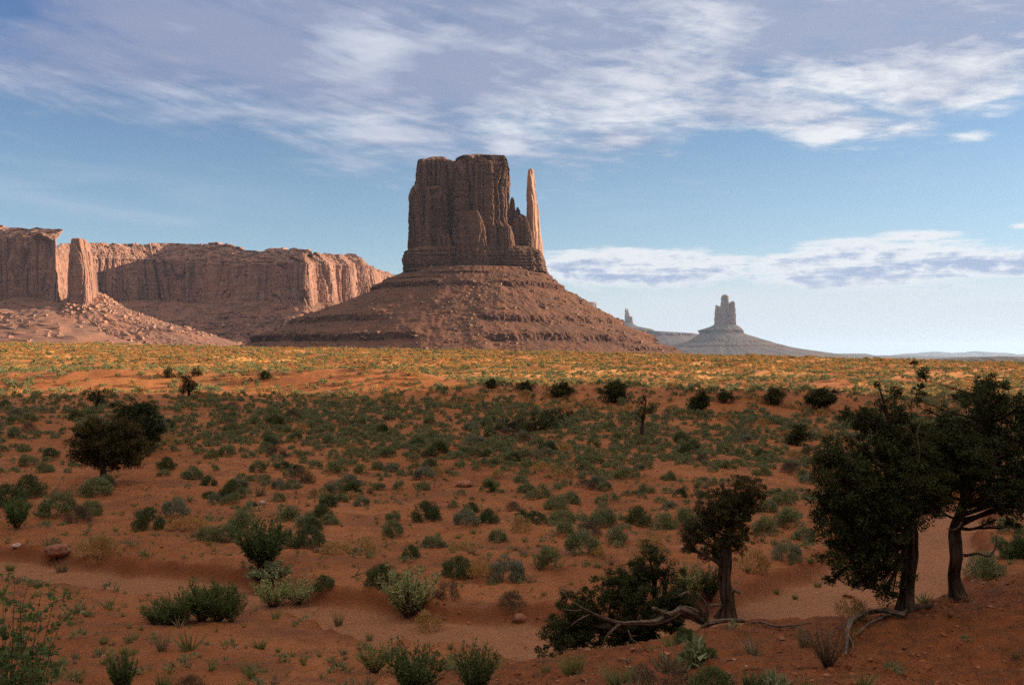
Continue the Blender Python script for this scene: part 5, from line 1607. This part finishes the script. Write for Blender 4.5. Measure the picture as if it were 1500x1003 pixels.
def scatter():
    rg = np.random.default_rng(2024)
    X, Y, Z, W, Rw = [], [], [], [], []
    # world scatter in depth bands so that the spacing is true on the ground
    px = rg.uniform(-520, 2020, 190000)
    lo, hi = 24.0, 420.0
    d = np.exp(rg.uniform(math.log(lo), math.log(hi), 190000))
    # density ~ 1/d^2 in log space -> keep prob so the count per square metre is even
    d = d[np.argsort(rg.uniform(size=len(d)))]
    x = (px - 750) / F * d; y = d
    z = terrain(x, y)
    row = HZ - z / y * F
    w = np.clip(rg.lognormal(-0.34, 0.34, len(x)), 0.28, 1.45)
    w = np.where(d > 130, w * 1.05, w)
    # area per candidate on the ground
    area_d = (2540 / F) * d * d * math.log(hi / lo) / len(x)     # m2 each candidate stands for
    cov = 1.34 * cover_at(px, np.clip(row, 525, 799)) * np.where(row > 800, 0, 1)
    patch = sstep(-0.35, 0.35, fbm(x / 10.0, y / 10.0, 8.8, 3)) * 0.65 + sstep(-0.15, 0.35, fbm(x / 3.4, y / 3.4, 4.4, 2)) * 0.75
    cov = np.minimum(cov * (0.50 + 0.78 * patch), 0.85)
    lam = -np.log(1 - cov) * 0.62 / (math.pi * 0.25 * 0.62) * area_d
    keep = rg.uniform(size=len(x)) < np.minimum(lam, 1)
    # where one candidate must stand for several, add copies
    idx = np.where(keep)[0]
    extra = np.where(lam > 1)[0]
    rep = []
    for k in range(1, 6):
        e = extra[rg.uniform(size=len(extra)) < np.clip(lam[extra] - k, 0, 1)]
        rep.append(e)
    add = np.concatenate(rep) if rep else np.array([], int)
    xa = np.concatenate([x[idx], x[add] + rg.normal(size=len(add)) * 1.6]); ya = np.concatenate([y[idx], y[add] + rg.normal(size=len(add)) * 2.2])
    wa = np.concatenate([w[idx], w[add] * rg.uniform(.8, 1.2, len(add))])
    za, wm, hm = terrain(xa, ya, True)
    ok = (wm > 1.35) & (hm < 0.2)
    xa, ya, wa, za = xa[ok], ya[ok], wa[ok], za[ok]
    # spacing: big ones first
    B = [(bx, by, bw) for bx, by, bw in BUSHES]
    o = np.argsort(-wa * rg.uniform(0.6, 1.4, len(wa)))
    cell = {}
    def near(x, y, w):
        cx, cy = int(x // 2), int(y // 2)
        for i in (-1, 0, 1):
            for j in (-1, 0, 1):
                for (a, b, c) in cell.get((cx + i, cy + j), ()):
                    if (a - x) ** 2 + (b - y) ** 2 < (0.39 * (w + c)) ** 2: return True
        return False
    for b in B: cell.setdefault((int(b[0] // 2), int(b[1] // 2)), []).append(b)
    sel = []
    for k in o:
        if near(xa[k], ya[k], wa[k]): continue
        cell.setdefault((int(xa[k] // 2), int(ya[k] // 2)), []).append((xa[k], ya[k], wa[k]))
        sel.append(k)
    sel = np.array(sel)
    return xa[sel], ya[sel], za[sel], wa[sel]


sx_, sy_, sz_, sw_ = scatter()
spx = sx_ / sy_ * F + 750; srow = HZ - sz_ / sy_ * F
size_px = sw_ / sy_ * F
in_view = (spx > -10) & (spx < 1510)
n_named = sum(1 for q in NAMED if q[5] and q[0] == 'sage')
order = np.argsort(-size_px * in_view)
n_single = 298 - n_named
single = order[:n_single]
rest = np.setdiff1d(np.arange(len(sx_)), single)
print('SCATTER', len(sx_), 'rest', len(rest), 'smallest single px', size_px[single].min())

LAND = [  # px, row, words
    (152, 690, 'the round lone juniper'), (205, 640, 'the dense dark juniper'), (140, 600, 'the small crooked juniper'), (277, 575, 'the double juniper'), (790, 628, 'the low spreading juniper'), (829, 620, 'the juniper with exposed trunk'),
    (941, 640, 'the scraggly half-dead juniper'), (901, 580, 'the largest round juniper bush'), (1026, 598, 'the upright juniper bush'), (1167, 645, 'the ragged juniper bush'), (1134, 588, 'the half-lit juniper bush'), (628, 752, 'the dead stump'), (680, 708, 'the low red boulder'),
    (385, 800, 'the tall spiky bush'), (138, 815, 'the olive shrub by the boulder'), (25, 760, 'the leafy green bush at left'), (1060, 740, 'the gnarled juniper'), (1240, 720, 'the tall front juniper'), (1420, 690, 'the leaning juniper'), (854, 805, 'the large round sagebrush'),
    (706, 838, 'the big mixed clump'), (1478, 772, 'the pale log'), (823, 576, 'the wide dark juniper bush'), (1200, 590, 'the broad dark juniper bush'), (1239, 612, 'the small dark juniper bush'), (602, 815, 'the compact round sagebrush'), (900, 870, 'the fallen juniper'), (384, 739, 'the grey stone behind the bushes')]
labels = {}
_kr = random.Random(5)
KSEL = {int(k): _kr.choices(('sage', 'dry', 'brown', 'straw'), (80, 12, 5, 3))[0] for k in single}
NOUN = {'sage': 'sagebrush', 'dry': 'olive shrub', 'brown': 'brown bush', 'straw': 'dry grass'}
free = set(int(k) for k in single)
for rank, word in enumerate(('nearest', 'second nearest', 'third nearest', 'fourth nearest')):
    for (lx, lr, lw) in LAND:
        for dname, test in (('left of', lambda a, b: a < 0 and abs(b) < abs(a) * .6), ('right of', lambda a, b: a > 0 and abs(b) < abs(a) * .6),
                            ('in front of', lambda a, b: b > 0 and abs(a) <= abs(b) * 1.6), ('behind', lambda a, b: b < 0 and abs(a) <= abs(b) * 1.6)):
            c = sorted((int(k) for k in single if test(spx[k] - lx, srow[k] - lr)), key=lambda k: math.hypot(spx[k] - lx, (srow[k] - lr) * 1.5))
            if len(c) > rank and c[rank] in free:
                k = c[rank]
                if math.hypot(spx[k] - lx, srow[k] - lr) > 190: continue
                labels[k] = f'{NOUN[KSEL[k]]}, {word} of the scattered bushes {dname} {lw}'
                free.discard(k)
ZN = [(0, 300, 'left'), (300, 600, 'left of the middle'), (600, 900, 'in the middle'), (900, 1200, 'right of the middle'), (1200, 1600, 'at the right')]
for k in single:
    k = int(k)
    if k in labels: lab, gr = labels[k], 'bushes dotting the plain'
    else:
        zn = [z for a, b, z in ZN if a <= max(0, min(1599, spx[k])) < b][0]
        lab = NOUN[KSEL[k]] + ' among many alike on the shaded sand ' + ('at the left' if zn == 'left' else zn)
        gr = 'bushes dotting the plain'
    put(KSEL[k], sx_[k], sy_[k], sz_[k], sw_[k], random.uniform(0.72, 1.0), lab, gr)


def merge_copies(name, protos, X, Y, Z, W, H, mat, seed):
    rg = np.random.default_rng(seed)
    Vs, nf = [], 0
    which = rg.integers(0, len(protos), len(X))
    for p, (V, fs) in enumerate(protos):
        i = np.where(which == p)[0]
        if not len(i): continue
        T = V[np.concatenate([f.ravel() for f in fs])]          # triangles only
        a = rg.uniform(0, 6.28, len(i)); ca, sa = np.cos(a)[:, None], np.sin(a)[:, None]
        q = np.stack([(T[None, :, 0] * ca - T[None, :, 1] * sa) * W[i][:, None], (T[None, :, 0] * sa + T[None, :, 1] * ca) * W[i][:, None], T[None, :, 2] * (W[i] * H[i])[:, None]], -1)
        q += np.stack([X[i], Y[i], Z[i] - 0.04 * W[i]], -1)[:, None]
        Vs.append(q.reshape(-1, 3))
    V = np.vstack(Vs)
    return stuff(mesh(name, V, [np.arange(len(V)).reshape(-1, 3)], mat))


def lod(seed, lobes, per, ll, lw, h=0.6, **k): return dome(seed, lobes, per, ll, lw, h, 0.16, 0.5, core=False, **k)


rg_ = np.random.default_rng(99)
near_i = rest[sy_[rest] < 95]; mid_i = rest[(sy_[rest] >= 95) & (sy_[rest] < 190)]; far_i = rest[sy_[rest] >= 190]
HH = lambda i: rg_.uniform(0.7, 1.0, len(i))
merge_copies('sagebrush_cover', [lod(300 + k, 15, 60, 0.10, 0.034) for k in range(5)], sx_[near_i], sy_[near_i], sz_[near_i], sw_[near_i], HH(near_i), M['sage'], 1)
mk = rg_.uniform(size=len(mid_i)) < 0.30
merge_copies('sagebrush_cover', [lod(310 + k, 12, 34, 0.13, 0.055) for k in range(4)], sx_[mid_i[~mk]], sy_[mid_i[~mk]], sz_[mid_i[~mk]], sw_[mid_i[~mk]], HH(mid_i[~mk]), M['sage'], 2)
merge_copies('dry_shrub_cover', [lod(320 + k, 12, 20, 0.16, 0.06) for k in range(4)], sx_[mid_i[mk]], sy_[mid_i[mk]], sz_[mid_i[mk]], sw_[mid_i[mk]], HH(mid_i[mk]), M['dry'], 3)
fk = rg_.uniform(size=len(far_i)) < 0.6
merge_copies('sagebrush_cover', [lod(330 + k, 10, 12, 0.24, 0.12) for k in range(4)], sx_[far_i[~fk]], sy_[far_i[~fk]], sz_[far_i[~fk]], sw_[far_i[~fk]], HH(far_i[~fk]), M['sage'], 4)
merge_copies('dry_shrub_cover', [lod(340 + k, 10, 12, 0.24, 0.10) for k in range(4)], sx_[far_i[fk]], sy_[far_i[fk]], sz_[far_i[fk]], sw_[far_i[fk]], HH(far_i[fk]), M['dry'], 5)


# --- small tufts, sprouts and pebbles on the sand
def litter():
    rg = np.random.default_rng(31)
    n = 22000
    d = np.exp(rg.uniform(math.log(9), math.log(95), n)); px = rg.uniform(-150, 1650, n)
    x, y = (px - 750) / F * d, d
    z, wm, hm = terrain(x, y, True)
    g = fbm(x / 5, y / 5, 6.6, 3)
    keep = (wm > 1.25) & (rg.uniform(size=n) < 0.25 + 0.8 * sstep(-0.2, 0.5, g)) & (rg.uniform(size=n) < np.where(hm > .3, .25, 1)) & (rg.uniform(size=n) < np.interp(d, [9, 20, 35, 95], [0.1, 0.22, 0.6, 1]))
    x, y, z = x[keep], y[keep], z[keep]
    w = rg.lognormal(-1.52, 0.48, len(x))
    k = rg.uniform(size=len(x))
    for nm, mat, lo, hi in (('grass_sprouts', 'grass', 0, .45), ('dry_grass', 'straw', .45, .75), ('small_brush', 'sage', .75, 1.01)):
        i = np.where((k >= lo) & (k < hi))[0]
        pr = [tuft(400 + q, 26, 0.6, 0.7, 0.06) for q in range(3)] if mat != 'sage' else [lod(410 + q, 8, 14, 0.18, 0.07) for q in range(3)]
        merge_copies(nm, pr, x[i], y[i], z[i] + 0.01, w[i], np.full(len(i), 0.9), M[mat], 40 + int(lo * 10))
    n = 16000
    d = np.exp(rg.uniform(math.log(8), math.log(70), n)); px = rg.uniform(-150, 1650, n)
    x, y = (px - 750) / F * d, d
    z, wm, hm = terrain(x, y, True)
    p = np.clip(0.35 + fbm(x / 3, y / 3, 2.1, 3), 0.05, 1) * np.where(wm < 1, .8, 1) * np.where(hm > .3, 1.0, .7)
    k = rg.uniform(size=n) < p
    s = 0.012 + 0.085 * rg.uniform(size=n) ** 5 * (d / 20) ** 0.5
    V, f = rocks(np.stack([x, y, z], -1)[k], s[k], 8)
    stuff(mesh('pebbles', V, f, M['pebble']))
    i = np.where(k)[0][:260]
    V, f = rocks(np.stack([x, y, z + .004], -1)[i], s[i] * 0.9 + .006, 9)
    stuff(mesh('pale_pebbles', V, f, M['pale_stone']))
    # clods on the raw slope
    n = 7000
    d = np.exp(rg.uniform(math.log(7), math.log(22), n)); px = rg.uniform(600, 1700, n)
    x, y = (px - 750) / F * d, d
    z, wm, hm = terrain(x, y, True)
    k = (hm > .5) & (rg.uniform(size=n) < np.clip(.4 + fbm(x / 1.1, y / 1.1, 5.5, 3) * 1.2, 0.03, 1))
    V, f = rocks(np.stack([x, y, z], -1)[k], 0.014 + 0.055 * rg.uniform(size=k.sum()) ** 3, 12)
    stuff(mesh('soil_clods', V, f, M['clod']))
    # broken twigs
    n = 420
    d = np.exp(rg.uniform(math.log(9), math.log(45), n)); px = rg.uniform(-100, 1600, n)
    x, y = (px - 750) / F * d, d; z = terrain(x, y)
    T = []
    for q in range(n):
        a = rg.uniform(0, 6.28); l = rg.uniform(0.05, 0.28)
        e = np.array([math.cos(a), math.sin(a), 0]) * l; p0 = np.array([x[q], y[q], z[q] + .012])
        T.append(tube(np.array([p0, p0 + e * .5 + rg.normal(size=3) * .02, p0 + e + np.array([0, 0, rg.uniform(0, .05)])]), [.006, .005, .003], 4))
    V, f = join(T); stuff(mesh('broken_twigs', V, f, M['deadwood']))


litter()
# ------------------------------------------------------------------ the air
def build_haze():
    m = bpy.data.materials.new('haze_air'); m.use_nodes = True
    nt = m.node_tree
    for n in list(nt.nodes): nt.nodes.remove(n)
    o = nt.nodes.new('ShaderNodeOutputMaterial'); v = nt.nodes.new('ShaderNodeVolumePrincipled')
    v.inputs['Color'].default_value = (0.52, 0.72, 1.0, 1)
    v.inputs['Density'].default_value = HAZE_DENSITY
    v.inputs['Anisotropy'].default_value = 0.25
    nt.links.new(v.outputs[0], o.inputs['Volume'])
    x, y0, y1, z0, z1 = 50000.0, -50000.0, 50000.0, -140.0, 620.0
    V = np.array([[-x, y0, z0], [x, y0, z0], [x, y1, z0], [-x, y1, z0], [-x, y0, z1], [x, y0, z1], [x, y1, z1], [-x, y1, z1]])
    fq = np.array([[0, 3, 2, 1], [4, 5, 6, 7], [0, 1, 5, 4], [1, 2, 6, 5], [2, 3, 7, 6], [3, 0, 4, 7]])
    h = mesh('haze', V, [fq], m)
    stuff(h)


HAZE_DENSITY = 1.7e-5
build_haze()
